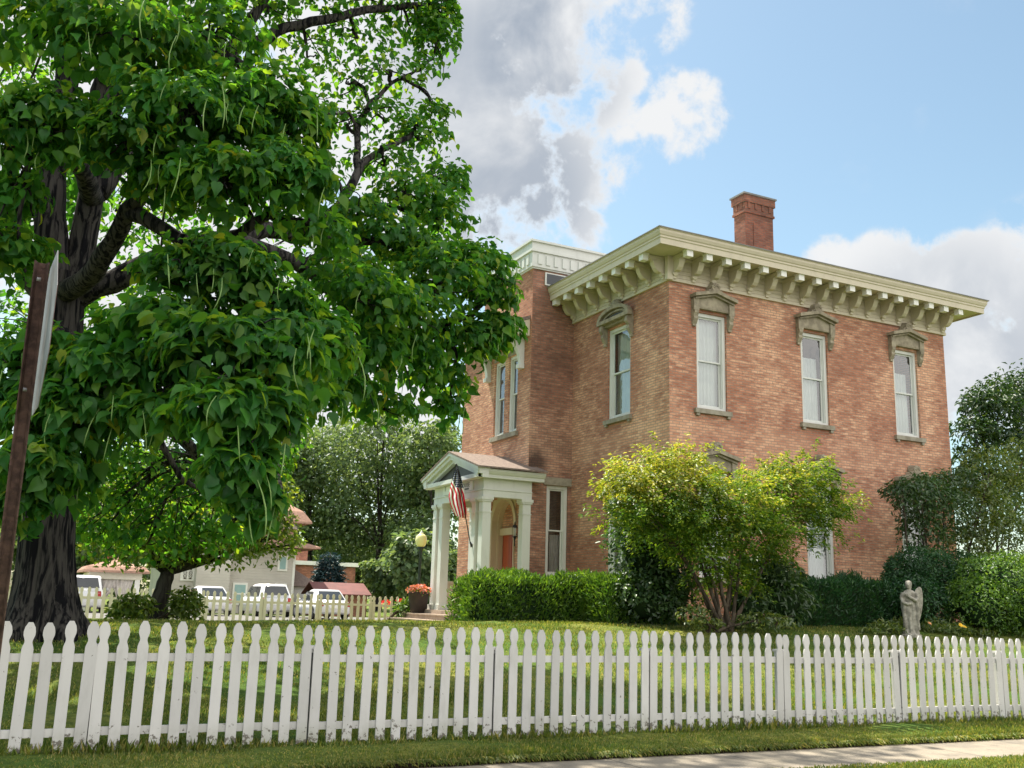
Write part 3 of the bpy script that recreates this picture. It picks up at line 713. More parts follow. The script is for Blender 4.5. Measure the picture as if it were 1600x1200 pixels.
# eaves cornice on the two long sides, horizontal and raking cornices on the gable
yc = 28.94
for s in (-1, 1):
    y0 = 27.0 if s < 0 else 30.88
    pr = [(0, 5.202), (.20, 5.202), (.20, 5.30), (.24, 5.32), (.30, 5.40), (.30, 5.46), (0, 5.46)]
    vs = [(12.14, y0+s*q, z) for q, z in pr] + [(14.40 if s < 0 else 14.08, y0+s*q, z) for q, z in pr]; n = len(pr)
    f = [tuple(range(n)), tuple(reversed(range(n, 2*n)))] + [(i, n+i, n+(i+1)%n, (i+1)%n) for i in range(n)]
    mb.add(vs, f)
mb.box((12.18, 26.80, 5.204), (12.46, 31.08, 5.33))
apz = 6.08
part('porch_cornice', mb, M['white_trim'], porch)
mb = MB()
for s in (-1, 1):
    ye = yc + s*2.26
    def rk(x0, x1, dz0, dz1): mb.prism([(x0, ye, 5.43+dz0), (x0, yc, apz+dz0), (x0, yc, apz+dz1), (x0, ye, 5.43+dz1)], (x1-x0, 0, 0))
    rk(12.10, 12.50, -.02, .075); rk(12.16, 12.46, -.13, -.022); rk(12.26, 12.46, -.24, -.132)
part('raking_cornice', mb, M['white_trim'], porch)
mb = MB(); mb.prism([(12.40, yc-1.7, 5.332), (12.40, yc+1.7, 5.332), (12.40, yc, apz-.20)], (.05, 0, 0)); part('pediment_panel', mb, M['black'], porch)
mb = MB()
for s in (-1, 1):
    ye = yc + s*2.34
    mb.prism([(12.08, ye, 5.47), (12.08, yc, apz+.078), (12.08, yc, apz+.13), (12.08, ye, 5.52)], (2.005 if s > 0 else 2.005, 0, 0))
mb.prism([(14.085, 26.60, 5.47), (14.085, 27.29, 5.672), (14.085, 27.29, 5.722), (14.085, 26.60, 5.52)], (.33, 0, 0))
part('porch_roof', mb, M['shingle'], porch)
# door
FD = FTW
mb = MB(); um = (DY0+DY1)/2; rw = (DY1-DY0)/2
def arcpts(r_, zc, k0=0, k1=16): return [(um + r_*math.cos(math.pi - math.pi*k/16), zc + r_*math.sin(math.pi*k/16)) for k in range(k0, k1+1)]
for (ri, ro, n0, n1) in ((rw-.015, rw+.12, .003, .05), (rw-.03, rw-.003, -.16, .045), (rw-.07, rw-.005, -.36, -.16)):
    zc = 4.02
    o_, i_ = arcpts(ro, zc), arcpts(ri, zc)
    for k in range(16): fplate(mb, FD, [i_[k], i_[k+1], o_[k+1], o_[k]], n0, n1)
    for a0, a1 in ((um-ro, um-ri), (um+ri, min(um+ro, um+rw-.001) if n0 < 0 else um+ri+.035)): fbox(mb, FD, a0, a1, 1.305, zc, n0, n1)
fplate(mb, FD, [(um-rw+.001, 4.03), (um-rw+.001, 4.855), (um+rw-.001, 4.855), (um+rw-.001, 4.03)] + list(reversed(arcpts(rw-.02, 4.03)))[1:-1], -.12, .0)
fbox(mb, FD, um-rw+.07, um+rw-.07, 3.72, 3.94, -.36, -.24)
for z0, z1 in ((1.5, 2.4), (2.55, 3.6)): fbox(mb, FD, um-rw+.0705, um-rw+.085, z0, z1, -.33, -.19)
doorway = part('door_surround', mb, M['cream_tan'], porch)
mb = MB(); fbox(mb, FD, um-rw+.075, um+rw-.075, 1.31, 3.72, -.42, -.36)
for z0, z1 in ((1.5, 2.2), (2.35, 3.55)):
    for a0, a1 in ((um-.64, um-.08), (um+.08, um+.64)): fbox(mb, FD, a0, a1, z0, z1, -.361, -.345)
dr = part('door', mb, M['door'], porch)
mb = MB(); mb.lathe(FD.p(um-.52, 2.3, -.46), [(.0, -.04), (.03, -.03), (.04, 0), (.03, .03), (0, .04)], 10); part('doorknob', mb, M['black'], dr) if False else None
mb = MB(); fplate(mb, FD, [(um-.74, 3.945), (um+.74, 3.945)] + list(reversed(arcpts(.74, 4.03))), -.36, -.32); part('lunette_panel', mb, M['brick'], porch)
mb = MB()
for (x0, z1, y0, y1) in ((11.72, 1.14, 27.6, 31.3), (11.28, 0.98, 27.5, 31.6)):
    mb.box((x0, y0, 0.55), (12.158 if x0 > 11.5 else 11.718, y1, z1))
    mb.box((x0-.03, y0-.03, z1+.002), (12.158 if x0 > 11.5 else 11.72, y1+.03, z1+.04))
part('step', mb, M['stepstone'], porch)
mb = MB(); mb.box((12.85, 30.95, 1.25), (14.05, 31.2, 2.12)); mb.box((12.80, 30.90, 2.122), (14.08, 31.25, 2.22)); part('side_parapet', mb, M['cream'], porch)
# porch sign
SX = 12.43
mb = MB(); mb.box((SX-.012, 27.74, 4.915), (SX+.03, 30.03, 5.19)); brd = part('signboard', mb, M['signboard'], porch, 'pale painted name board on the porch frieze')
def text_mesh(body, size, bold=0.0):
    c = bpy.data.curves.new('txt', 'FONT'); c.body = body; c.size = size; c.extrude = 0.004; c.offset = bold; c.space_character = 1.15
    o = bpy.data.objects.new('txt', c); COL.objects.link(o)
    dg = bpy.context.evaluated_depsgraph_get(); me = bpy.data.meshes.new_from_object(o.evaluated_get(dg))
    bpy.data.objects.remove(o); return me
def put_text(body, size, y_left, z, bold=0.0):
    me = text_mesh(body, size, bold)
    # text faces -X: its x axis runs along -Y
    me.transform(Matrix(((0, 0, -1, SX-.017), (-1, 0, 0, y_left), (0, 1, 0, z), (0, 0, 0, 1))))
    me.materials.clear(); me.materials.append(M['lettering'])
    return link('lettering', me, porch)
put_text('T', .19, 29.92, 5.04)
put_text('HOUSE', .19, 28.62, 5.03)
put_text('MUSEUM', .075, 28.32, 4.945, .003)

# wall lantern
wl = thing('wall_lantern', 'black wall lantern with frosted glass beside the red porch door', 'lantern', (14.09, 27.72, 3.4))
mb = MB(); mb.box((14.05, 27.70, 3.42), (14.088, 27.80, 3.72)); mb.tube([(14.06, 27.75, 3.60), (13.96, 27.75, 3.66), (13.90, 27.75, 3.58)], .014, 6); mb.box((13.84, 27.68, 3.56), (13.98, 27.82, 3.585)); mb.lathe((13.91, 27.75, 0), [(.09, 3.86), (.06, 3.93), (.02, 3.95), (.012, 4.0), (.02, 4.02), (0.0, 4.05)], 8, False); mb.lathe((13.91, 27.75, 0), [(.0, 3.28), (.02, 3.30), (.015, 3.42), (.045, 3.56)], 8)
for sx in (-1, 1):
    for sy in (-1, 1): mb.tube([(13.91+sx*.055, 27.75+sy*.055, 3.58), (13.91+sx*.062, 27.75+sy*.062, 3.87)], .008, 5)
part('lantern_frame', mb, M['black'], wl)
mb = MB(); mb.lathe((13.91, 27.75, 0), [(.04, 3.60), (.045, 3.85)], 8); part('glass_shade', mb, M['signboard'], wl)

# ------------------------------------------------------------------ flag
fl = thing('flag', 'red white and blue flag with stars and stripes hanging furled on a porch pole', 'flag', at_x(735, 850, 12.35))
p0, p1 = at_x(736, 855, 12.42), at_x(713, 727, 11.55)
mb = MB(); mb.tube([p0, p1], .016, 8); mb.lathe(p1, [(.0, -.02), (.03, 0), (.03, .03), (0, .06)], 8); part('flagpole', mb, M['black'], fl)
mb = MB(); mb.tube([p0 + Vector((.10, 0, -.05)), p0 + (p1-p0)*.06], .03, 8); part('pole_bracket', mb, M['black'], fl)
def mat_flag():
    m, t, b = mat_base('flag_cloth', 0.8, 0.1)
    uv = NN(t, 'ShaderNodeUVMap'); s = NN(t, 'ShaderNodeSeparateXYZ'); t.links.new(uv.outputs[0], s.inputs[0])
    st = math_node(t, 'GREATER_THAN', math_node(t, 'MODULO', math_node(t, 'MULTIPLY', s.outputs[1], 13.0), 2.0), 1.0)
    col = mixc(t, st, (0.62, 0.014, 0.04), (0.90, 0.88, 0.86))
    cu = math_node(t, 'LESS_THAN', s.outputs[0], 0.4); cv = math_node(t, 'GREATER_THAN', s.outputs[1], 0.4615)
    vo = NN(t, 'ShaderNodeTexVoronoi'); vo.inputs['Scale'].default_value = 1.0; vo.inputs['Randomness'].default_value = 0.0
    mp = NN(t, 'ShaderNodeMapping'); mp.inputs['Scale'].default_value = (27.5, 13.0, 1); t.links.new(uv.outputs[0], mp.inputs[0]); t.links.new(mp.outputs[0], vo.inputs['Vector'])
    star = math_node(t, 'LESS_THAN', vo.outputs['Distance'], 0.27)
    can = mixc(t, star, (0.012, 0.018, 0.075), (0.75, 0.75, 0.75))
    col = mixc(t, math_node(t, 'MULTIPLY', cu, cv), col, can)
    t.links.new(col, b.inputs['Base Color']); return m
nu, nv = 44, 30
rows = [(731, 712.5, 715.5), (742, 709, 719), (753, 707, 721.5), (765, 704.5, 723.5), (778, 702.5, 725), (790, 705, 727), (800, 709, 728), (808, 713, 726.5)]
vs = []; uvs = []
for i in range(nu+1):
    t_ = i/nu; q = t_*(len(rows)-1); k = min(int(q), len(rows)-2); f = q-k
    y_, l_, r_ = [rows[k][m_]*(1-f)+rows[k+1][m_]*f for m_ in range(3)]; l_ -= 1.6*min(1, 4*t_); r_ += 1.2*min(1, 4*t_)
    g = sst((t_-.18)/.36)
    for j in range(nv+1):
        v = j/nv
        sk = 5*(v-.5)*t_                                   # lower hem hangs askew
        p = at_x(l_+(r_-l_)*v, y_+sk, 11.72 + .35*t_ + .11*math.sin(v*7.5+t_*1.6)*(.25+t_) + .05*math.sin(v*17+t_*5))
        vs.append(tuple(p)); uvs.append((.03+.95*t_, (.47+.5*v)*(1-g) + (.03+.66*v)*g))
me = bpy.data.meshes.new('flag_cloth')
fs = [(i*(nv+1)+j, i*(nv+1)+j+1, (i+1)*(nv+1)+j+1, (i+1)*(nv+1)+j) for i in range(nu) for j in range(nv)]
me.from_pydata([tuple(v) for v in vs], [], fs); me.polygons.foreach_set('use_smooth', [True]*len(fs))
ul = me.uv_layers.new(name='UVMap'); ul.data.foreach_set('uv', [c for l in me.loops for c in uvs[l.vertex_index]])
me.materials.append(mat_flag()); link('flag_cloth', me, fl)

# ------------------------------------------------------------------ picket fences
def picket_mesh(seed, mat, h=1.17, w=.104, th=.02):
    rr = random.Random(seed); mb = MB(); hw = w/2*rr.uniform(.96, 1.04)
    half = [(hw, 0), (hw, h-.245), (hw*.93, h-.225), (hw*.66, h-.185), (hw*.66, h-.165), (hw*.98, h-.115), (hw*1.0, h-.085), (hw*.86, h-.045), (hw*.42, h-.004), (hw*.36, h)]
    b0 = rr.uniform(-.012, .012)
    poly = [(-x, z) for x, z in half] + [(x, z) for x, z in reversed(half)]
    poly[0] = (poly[0][0], b0); poly[-1] = (poly[-1][0], -b0)
    poly.insert(0, (rr.uniform(-.02, .02), rr.uniform(.005, .02)))
    mb.prism([(x, -th/2, z) for x, z in reversed(poly)], (0, th, 0))
    return mb.mesh('picket', mat)
def fence(name, label, mat, x0, npan, span, Y, zf, npk, h, group=None, extra=0):
    f = thing(name, label, 'fence', (x0, Y, zf(x0)), group)
    ms = [picket_mesh(k+11, mat, h) for k in range(8)]
    rr = random.Random(5)
    s = h/1.17
    for p in range(npan+1):
        px = x0 + span*p; z = zf(px)
        mb = MB(); e = .045
        mb.box((px-e, Y+.022, z-.25), (px+e, Y+.022+2*e, z+.97*s)); mb.box((px-e-.015, Y+.007, z+.97*s), (px+e+.015, Y+.037+2*e, z+1.0*s))
        part('post', mb, mat, f)
        if s > .99: mb = MB(); mb.box((px-.007, Y+.004, z-.02), (px+.007, Y+.02, z+.93)); part('gap_strip', mb, M['black'], f)  # thin dark strip in the gap between the end pickets
    for p in range(npan):
        xa = x0 + span*p; dz = rr.uniform(-.012, .012); za, zb = zf(xa)+dz, zf(xa+span)+dz
        for zc in (.87*s, .20*s):
            mb = MB(); mb.prism([(xa+.047, Y+.0105, za+zc-.037), (xa+.047, Y+.0105, za+zc+.037), (xa+.047, Y+.048, za+zc+.037), (xa+.047, Y+.048, za+zc-.037)], (span-.094, 0, zb-za))
            part('rail', mb, mat, f)
        for k in range(npk):
            t_ = (k + .5)/npk if False else k/(npk-1)
            o = link('picket', ms[rr.randrange(8)], f)
            o.location = (xa + .062 + (span-.124)*t_ + rr.uniform(-.006, .006), Y - rr.uniform(0, .002), za+(zb-za)*t_ + .03 + rr.uniform(-.012, .012))
            o.rotation_euler = (rr.uniform(-.006, .006), rr.uniform(-.013, .013), rr.uniform(-.02, .02))
    if extra:                                      # the run that continues past the right edge of the picture
        run = MB()
        for p in range(npan, npan+extra):
            xa = x0 + span*p
            for k in range(npk):
                src = ms[rr.randrange(8)]; o_ = Vector((xa + .062 + (span-.124)*k/(npk-1), Y - .001, zf(xa) + .03 + rr.uniform(-.012, .012)))
                run.add([o_ + v.co for v in src.vertices], [tuple(q.vertices) for q in src.polygons])
            for zc in (.87*s, .20*s): mb = MB(); mb.box((xa+.047, Y+.0105, zf(xa)+zc-.037), (xa+span-.047, Y+.048, zf(xa)+zc+.037)); part('rail', mb, mat, f)
            px = xa+span; mb = MB(); mb.box((px-.045, Y+.022, zf(px)-.25), (px+.045, Y+.112, zf(px)+.97*s)); part('post', mb, mat, f)
        o = part('pickets', run, mat, f); o['kind'] = 'stuff'
    return f
fence('white_picket_fence', 'long white picket fence with chipped paint along the sidewalk', M['fence_white'], 0.87-2.09, 8, 2.09, 10.5, lambda x: .10, 12, 1.17, None, 3)
fence('old_picket_fence', 'weathered cream picket fence behind the lawn in front of the parked cars', M['fence_old'], .25, 7, 1.92, 34.6, lambda x: .50, 9, 1.15)
gp = thing('gate_post', 'cream square gate post with a pointed finial behind the big tree trunk', 'post', (0.15, 34.3, .45))
mb = MB(); mb.box((.05, 34.2, .45), (.25, 34.4, 1.62)); mb.box((.0, 34.15, 1.62), (.30, 34.45, 1.68)); part('post_shaft', mb, M['fence_old'], gp)
mb = MB(); mb.lathe((.15, 34.3, 0), [(.07, 1.68), (.09, 1.74), (.05, 1.82), (.085, 1.92), (.07, 2.02), (0.0, 2.16)], 10); part('finial', mb, M['fence_old'], gp)

# ------------------------------------------------------------------ leaning sign post, near left
sp = thing('street_sign', 'rusty steel channel post carrying an octagonal sign seen edge-on', 'sign', (-.12, 5.3, 0))
top, bot = at_d(66, 410, 4.72), at_d(6, 890, 5.0)
dirp = (bot-top).normalized(); bot2 = top + dirp*((top.z+.2)/-dirp.z)
mb = MB()
ax = Vector((0, 1, 0)); bx = Vector((1, 0, 0))
for pl in ([(-.034, -.02), (-.028, -.02), (-.016, .012), (.016, .012), (.028, -.02), (.034, -.02), (.034, -.014), (.020, .018), (-.020, .018), (-.034, -.014)],):
    n = len(pl); vs = [p + bx*a + ax*b for p in (top, bot2) for a, b in pl]
    mb.add(vs, [tuple(range(n)), tuple(reversed(range(n, 2*n)))] + [(i, n+i, n+(i+1)%n, (i+1)%n) for i in range(n)])
part('post', mb, M['rust'], sp)
ctr = at_d(61, 525, 4.76) + Vector((0.022, 0.0, 0))
sn = Vector((1, 0.06, 0)).normalized(); st_ = Vector((-0.06, 1, 0)).normalized(); up_ = (-dirp)
def octa(r_): return [ctr + st_*(r_*math.cos(R(22.5+45*k))) + up_*(r_*math.sin(R(22.5+45*k))) for k in range(8)]
mb = MB(); mb.prism([p for p in octa(.405)], sn*.003); plate = part('sign_plate', mb, M['alu'], sp)
mb = MB(); mb.prism([p + sn*.0032 for p in octa(.398)], sn*.0008); part('sign_face', mb, M['sign_red'], plate)
for k in (-.27, .27): mb = MB(); mb.tube([ctr + up_*k - sn*.062, ctr + up_*k - sn*.045], .009, 8); part('bolt', mb, M['alu'], sp)

# ------------------------------------------------------------------ foliage
def unit(a): return a/np.maximum(np.linalg.norm(a, axis=1, keepdims=True), 1e-9)
_hl = [(-.05,.21,.0), (.12,.44,.03), (.40,.44,.08), (.72,.20,-.02)]
HEART = (np.array([(0,0,0), (.30,0,-.05), (.65,0,-.09), (1,0,-.30)] + _hl + [(x, -y, z) for x, y, z in _hl]),
         [(0,1,5,4), (1,6,5), (1,2,7,6), (2,3,7), (0,8,9,1), (1,9,10), (1,10,11,2), (2,11,3)])
LANCE = (np.array([(0,0,0), (.45,.5,.10), (1,0,-.10), (.45,-.5,.10)]), [(0,2,1), (0,3,2)])
def leaves(name, C, A, N, L, Wd, mat, parent, kind='lance', flip=None):
    T, F = HEART if kind == 'heart' else LANCE
    n = len(C); A = A - N*np.sum(A*N, axis=1, keepdims=True); A = unit(A); S = np.cross(N, A)
    V = (C[:, None, :] + A[:, None, :]*(T[None, :, 0, None]*L[:, None, None]) + S[:, None, :]*(T[None, :, 1, None]*Wd[:, None, None]) + N[:, None, :]*(T[None, :, 2, None]*L[:, None, None]))
    k = len(T); V = V.reshape(-1, 3)
    fl = [i for f in F for i in f]; cnt = [len(f) for f in F]
    loops = (np.array(fl)[None, :] + (np.arange(n)*k)[:, None]).ravel()
    tot = np.tile(np.array(cnt), n); start = np.concatenate(([0], np.cumsum(tot)[:-1]))
    me = bpy.data.meshes.new(name)
    me.vertices.add(len(V)); me.vertices.foreach_set('co', V.astype(np.float32).ravel())
    me.loops.add(len(loops)); me.loops.foreach_set('vertex_index', loops.astype(np.int32))
    me.polygons.add(len(tot)); me.polygons.foreach_set('loop_start', start.astype(np.int32)); me.polygons.foreach_set('loop_total', tot.astype(np.int32))
    me.update(calc_edges=True); me.validate()
    me.materials.append(mat)
    return link(name, me, parent)
class Leafer:
    def __init__(s, seed): s.r = np.random.default_rng(seed); s.C = []; s.A = []; s.N = []; s.L = []; s.W = []
    def put(s, C, A, N, L, W): s.C.append(C); s.A.append(A); s.N.append(unit(N)); s.L.append(L); s.W.append(W)
    def clump(s, c, rad, n, size, wr=.8, droop=.7, up=.5, jit=.45, shell=(.55, 1.0), lower=.3, var=.25, lump=.0):
        r = s.r; d = unit(r.normal(size=(n, 3)))
        neg = (d[:, 2] < 0) & (r.random(n) > lower); d[neg, 2] *= -1
        rr = r.uniform(shell[0]**3, shell[1]**3, n)**(1/3)
        if lump:
            ph = r.uniform(0, 6, 6)
            rr = rr*(1 + lump*(np.sin(d[:, 0]*4+ph[0]) * np.sin(d[:, 1]*4+ph[1]) + .6*np.sin(d[:, 2]*7+ph[2]+d[:, 0]*5)))
        C = np.array(c)[None, :] + d*np.array(rad)[None, :]*rr[:, None]
        hz = d.copy(); hz[:, 2] = 0
        N = d*.6 + np.array([0, 0, up]) + r.normal(size=(n, 3))*jit
        A = hz*.7 + np.array([0, 0, -droop]) + r.normal(size=(n, 3))*jit
        L = size*r.uniform(1-var, 1+var, n); s.put(C, A, N, L, L*wr)
    def build(s, name, mat, parent, kind='lance', cull=None):
        C, A, N, L, W_ = (np.concatenate(x) for x in (s.C, s.A, s.N, s.L, s.W))
        return leaves(name, C, A, N, L, W_, mat, parent, kind)
def smooth_path(pts, sub=4):
    pts = [Vector(p) for p in pts]; out = []
    for i in range(len(pts)-1):
        a = pts[max(i-1, 0)]; b = pts[i]; c = pts[i+1]; d = pts[min(i+2, len(pts)-1)]
        for k in range(sub):
            t = k/sub; t2 = t*t; t3 = t2*t
            out.append(.5*((2*b) + (c-a)*t + (2*a-5*b+4*c-d)*t2 + (3*b-a-3*c+d)*t3))
    out.append(pts[-1]); return out
def limb(mb, pts, r0_, r1_, sides=8, sub=4, rng=random, jig=.0):
    P_ = smooth_path(pts, sub); n = len(P_)
    if jig: P_ = [P_[0]] + [p + Vector((rng.uniform(-jig, jig), rng.uniform(-jig, jig), rng.uniform(-jig, jig))) for p in P_[1:-1]] + [P_[-1]]
    mb.tube(P_, [r0_ + (r1_-r0_)*(i/(n-1))**.8 for i in range(n)], sides, True, True, .05, rng)
    return P_

# --- the big catalpa
big = thing('catalpa_tree', 'huge broadleaf tree with a thick furrowed trunk and long hanging pods left of the house', 'tree', (0.7, 17.0, 0.95))
rt = random.Random(21)
mb = MB(); skel = []
def px_path(lst): return [at_y(x, y, Y) for x, y, Y in lst]
# trunk with flare and vertical furrows
tp = smooth_path([at_y(66, 1010, 17), at_y(68, 960, 17), at_y(70, 900, 17), at_y(76, 800, 17), at_y(84, 660, 17), at_y(92, 520, 17), at_y(98, 430, 17)], 6)
nr = len(tp); sides = 72; vs = []
for i, p in enumerate(tp):
    f = i/(nr-1); hgt = p.z - .95
    rad = .34 + .06*(1-f) + .21*math.exp(-max(0, hgt)/.50)
    for k in range(sides):
        a = 2*math.pi*k/sides
        root = 1 + .30*math.exp(-max(0, hgt)/.45)*max(0, math.sin(a*5+.6))
        fur = 1 + .030*math.sin(a*17 + 1.6*math.sin(hgt*1.7+a)) + .020*math.sin(a*29 + 2.1*math.sin(hgt*2.3+2*a)) + .015*rt.uniform(-1, 1)
        vs.append(p + Vector((math.cos(a), math.sin(a), 0))*rad*root*fur)
mb.add(vs, [(i*sides+k, i*sides+(k+1)%sides, (i+1)*sides+(k+1)%sides, (i+1)*sides+k) for i in range(nr-1) for k in range(sides)], True)
limbs = [
 ([(92, 470, 17), (82, 380, 17), (78, 290, 17.1), (95, 180, 17.2), (110, 70, 17.3), (130, -60, 17.4), (150, -260, 17.5)], .29, .13),
 ([(100, 480, 17), (128, 390, 17), (145, 310, 16.8), (152, 210, 16.6), (165, 120, 16.4), (210, 0, 16.2), (260, -180, 16)], .26, .10),
 ([(100, 500, 17), (50, 440, 17.2), (10, 330, 17.3), (-40, 250, 17.5), (-120, 150, 17.5)], .20, .08),
 ([(150, 230, 16.7), (200, 120, 16.6), (215, 30, 16.5), (280, -80, 16.5)], .18, .08),
 ([(150, 300, 16.8), (230, 200, 17.2), (330, 120, 17.6), (370, 66, 17.8), (412, 66, 18), (450, 42, 18), (530, 26, 18), (610, 12, 18.2), (690, 10, 18.4)], .20, .06),
 ([(110, 470, 17), (200, 425, 16.6), (310, 385, 16.2), (400, 385, 16), (470, 415, 16), (560, 480, 16), (670, 505, 16), (740, 490, 16.2)], .22, .05),
 ([(310, 385, 16.2), (420, 360, 16.4), (480, 370, 16.8), (530, 320, 17), (560, 265, 17.2), (585, 240, 17.4), (640, 215, 17.6)], .16, .05),
 ([(420, 360, 16.4), (560, 375, 16.8), (660, 388, 17), (720, 420, 17.2)], .14, .04),
 ([(530, 320, 17), (600, 320, 17.4), (660, 345, 17.6)], .09, .03),
 ([(470, 415, 16), (560, 370, 17.5), (640, 300, 18), (680, 260, 18)], .10, .03),
 ([(560, 265, 17.2), (560, 190, 18), (600, 140, 18.2), (650, 110, 18.4)], .08, .03),
 ([(96, 560, 17), (140, 600, 16), (200, 570, 14.8), (280, 530, 13.6), (360, 520, 12.6), (440, 560, 12)], .24, .05),
 ([(92, 640, 17), (140, 640, 17.6), (230, 655, 18.2), (290, 690, 18.6), (330, 735, 19), (400, 770, 19.2), (440, 790, 19.4)], .16, .03),
 ([(230, 655, 18.2), (250, 690, 18.4), (300, 760, 18.6), (380, 790, 18.8)], .09, .025),
 ([(96, 520, 17), (60, 560, 15.5), (40, 600, 14), (60, 660, 13)], .22, .05),
 ([(100, 460, 17), (150, 420, 15), (200, 330, 13.8), (260, 260, 13), (340, 230, 12.6)], .20, .05),
 ([(200, 330, 13.8), (320, 380, 12.8), (420, 340, 12.4), (480, 350, 12.4)], .12, .04),
 ([(145, 310, 16.8), (110, 230, 14.6), (80, 200, 13.5), (40, 210, 13)], .18, .05),
 ([(165, 120, 16.4), (180, 80, 14.6), (230, 60, 13.6), (320, 80, 13.2), (430, 120, 13)], .18, .05),
 ([(370, 66, 17.8), (440, -30, 18), (560, -80, 18.2)], .12, .05),
]
for pts, a, b in limbs:
    P_ = limb(mb, px_path(pts), a, b, 10, 4, rt, .035); skel += P_
# clumps: photo position, distance, half-size in pixels, leaves, droop
CL = [(200,70,12.6,120,70,430),(90,40,13.2,90,60,260),(330,60,13.2,80,60,200),(80,200,12.8,90,60,360),(20,230,13,60,70,200),(200,230,12.4,70,50,210),
 (290,190,12.2,100,70,430),(400,170,12.4,80,70,330),(455,210,12.6,65,60,220),(445,290,12,80,70,360),(350,290,12,80,55,260),(270,290,12.6,70,45,170),
 (500,370,13.5,55,40,110),(360,430,11.6,70,60,240),(300,440,11.8,80,60,230),(20,400,13.4,55,50,150),(20,310,13.6,45,45,110),
 (260,520,11.6,90,60,280),(340,560,11.0,90,70,330),(420,560,11.2,85,75,330),(490,540,12,70,60,220),(180,590,11.8,90,60,280),(80,570,12.4,80,55,240),
 (30,640,12.4,70,60,220),(110,660,12,80,60,260),(60,730,11.8,60,50,210),(30,790,12,40,35,90),(110,750,12.2,40,40,90),(340,640,10.6,70,46,130),(250,650,11.4,60,38,110),(400,660,10.6,60,65,230),
 (370,740,10.6,55,50,170),(400,790,10.8,38,38,90),(430,470,11.8,60,35,110),(170,680,21,70,50,160),
 (560,470,14.4,80,60,260),(620,500,15,80,60,260),(690,440,15.6,75,60,280),(745,420,16,55,42,190),(770,470,16,45,48,190),(775,520,16,38,32,120),(720,540,16,60,38,190),
 (690,600,16.2,50,32,110),(640,560,15.6,60,45,170),(570,560,14.8,70,50,200),(520,610,14.6,70,38,150),(600,640,15.4,60,28,80),(460,620,13.8,60,45,150),(700,640,16.2,25,28,40),
 (690,350,17.2,48,50,190),(640,310,17,60,45,190),(700,290,17.4,36,40,120),(600,380,16.6,70,50,220),(560,340,16.6,45,40,90),(650,400,16.6,60,40,180),(540,430,15.6,60,45,160),
 (600,260,17.6,60,30,95),(655,220,17.8,48,38,125),(680,180,18,28,30,60),(600,190,18,55,40,80),(540,200,18,45,40,55),(540,130,18.2,55,35,60),(610,120,18.2,60,32,80),
 (680,70,18.2,38,55,190),(690,20,18.2,30,40,120),(640,40,18.4,55,45,120),(560,60,18.4,60,30,70),(490,30,18.4,60,35,70),(480,90,18.2,50,30,55),(580,0,18.4,80,30,90),(500,280,17,40,50,70),
 (420,20,18,40,30,40),(505,180,17.6,30,40,40),
 # light-filled growth behind
 (250,400,21.9,110,60,230),(180,330,22.5,70,60,120),(330,340,22.5,90,60,150),(420,440,21.8,90,60,150),(200,480,22.5,90,60,150),(70,480,22.5,60,60,110),(40,140,22.5,60,70,150),
 (230,740,21.4,120,60,330),(160,800,22.0,80,55,230),(300,790,21.8,110,45,270),(400,740,21.8,60,60,150),(230,850,22.2,90,32,200),(280,830,22.4,90,30,200),(200,760,22.4,110,60,260),(350,840,22,50,30,90),(120,700,22.5,80,60,170),(340,690,21.9,90,50,190),(440,700,21.8,40,60,80),
 (150,840,22.3,50,40,90),(20,540,22.5,60,80,130),(470,470,21.8,80,60,120),(520,540,21.0,80,50,120),(130,560,22.5,90,60,150)]
lf = Leafer(5)
cents = []
for (x, y, Y, rx, ry, n) in CL:
    c = at_y(x, y, Y); dep = (c-Vector((0,0,EYE))).dot(fw); s = dep/FPX
    rad = (rx*s, rx*s*.85, ry*s); cents.append((c, rad, n))
    near = Y < 16.9
    hang = c + Vector((0, 0, 0))
    lf.clump(c, rad, int(n*(2.45 if near else 2.3)), (.150 if y < 480 else .172) if near else .135, .82, 1.0 if near else .8, .45, .42, (.45, 1.08), .35, .38, .20)
# crown continuing above and left of the picture, and the far side
rq = random.Random(9)
for (x, y, Y, rx, ry, n) in [(120,-120,16,220,120,650),(400,-140,17,200,110,520),(640,-110,18.5,160,90,300),(-140,60,16,150,150,560),(-150,330,16,140,140,500),(-120,600,15.5,120,120,380),(250,-300,18,260,120,520),(0,-250,18,220,120,480),(520,-260,19,180,90,300),(300,40,20,160,80,200),(60,300,20,120,100,200),(-60,760,14,70,60,160)]:
    c = at_y(x, y, Y); s = (c-Vector((0,0,EYE))).dot(fw)/FPX
    lf.clump(c, (rx*s, rx*s, ry*s), int(n*1.6), .27, .82, .8, .5, .5, (.3, 1.0), .5, .25, .15); cents.append((c, (rx*s, rx*s, ry*s), n//3))
skv = np.array([tuple(p) for p in skel])
for c, rad, n in cents:
    d = np.linalg.norm(skv - np.array(c)[None, :], axis=1); p = Vector(skv[int(np.argmin(d))])
    mid = (p+c)/2 + Vector((rt.uniform(-.2, .2), rt.uniform(-.2, .2), .15*(c-p).length+rt.uniform(-.1, .2)))
    br = limb(mb, [p, mid, c], .05, .022, 6, 4, rt, .03)
    for k in range(3 + n//60):
        e = c + Vector((rt.uniform(-1, 1)*rad[0]*.9, rt.uniform(-1, 1)*rad[1]*.9, rt.uniform(-.7, .9)*rad[2]))
        s_ = br[rt.randrange(len(br)//3, len(br))]
        limb(mb, [s_, (s_+e)/2 + Vector((rt.uniform(-.12, .12), rt.uniform(-.12, .12), rt.uniform(-.05, .15))), e], .018, .007, 5, 3, rt, .03)
part('trunk', mb, M['bark'], big)
lf.build('crown', M['leaf_big'], big, 'heart')
pm = []
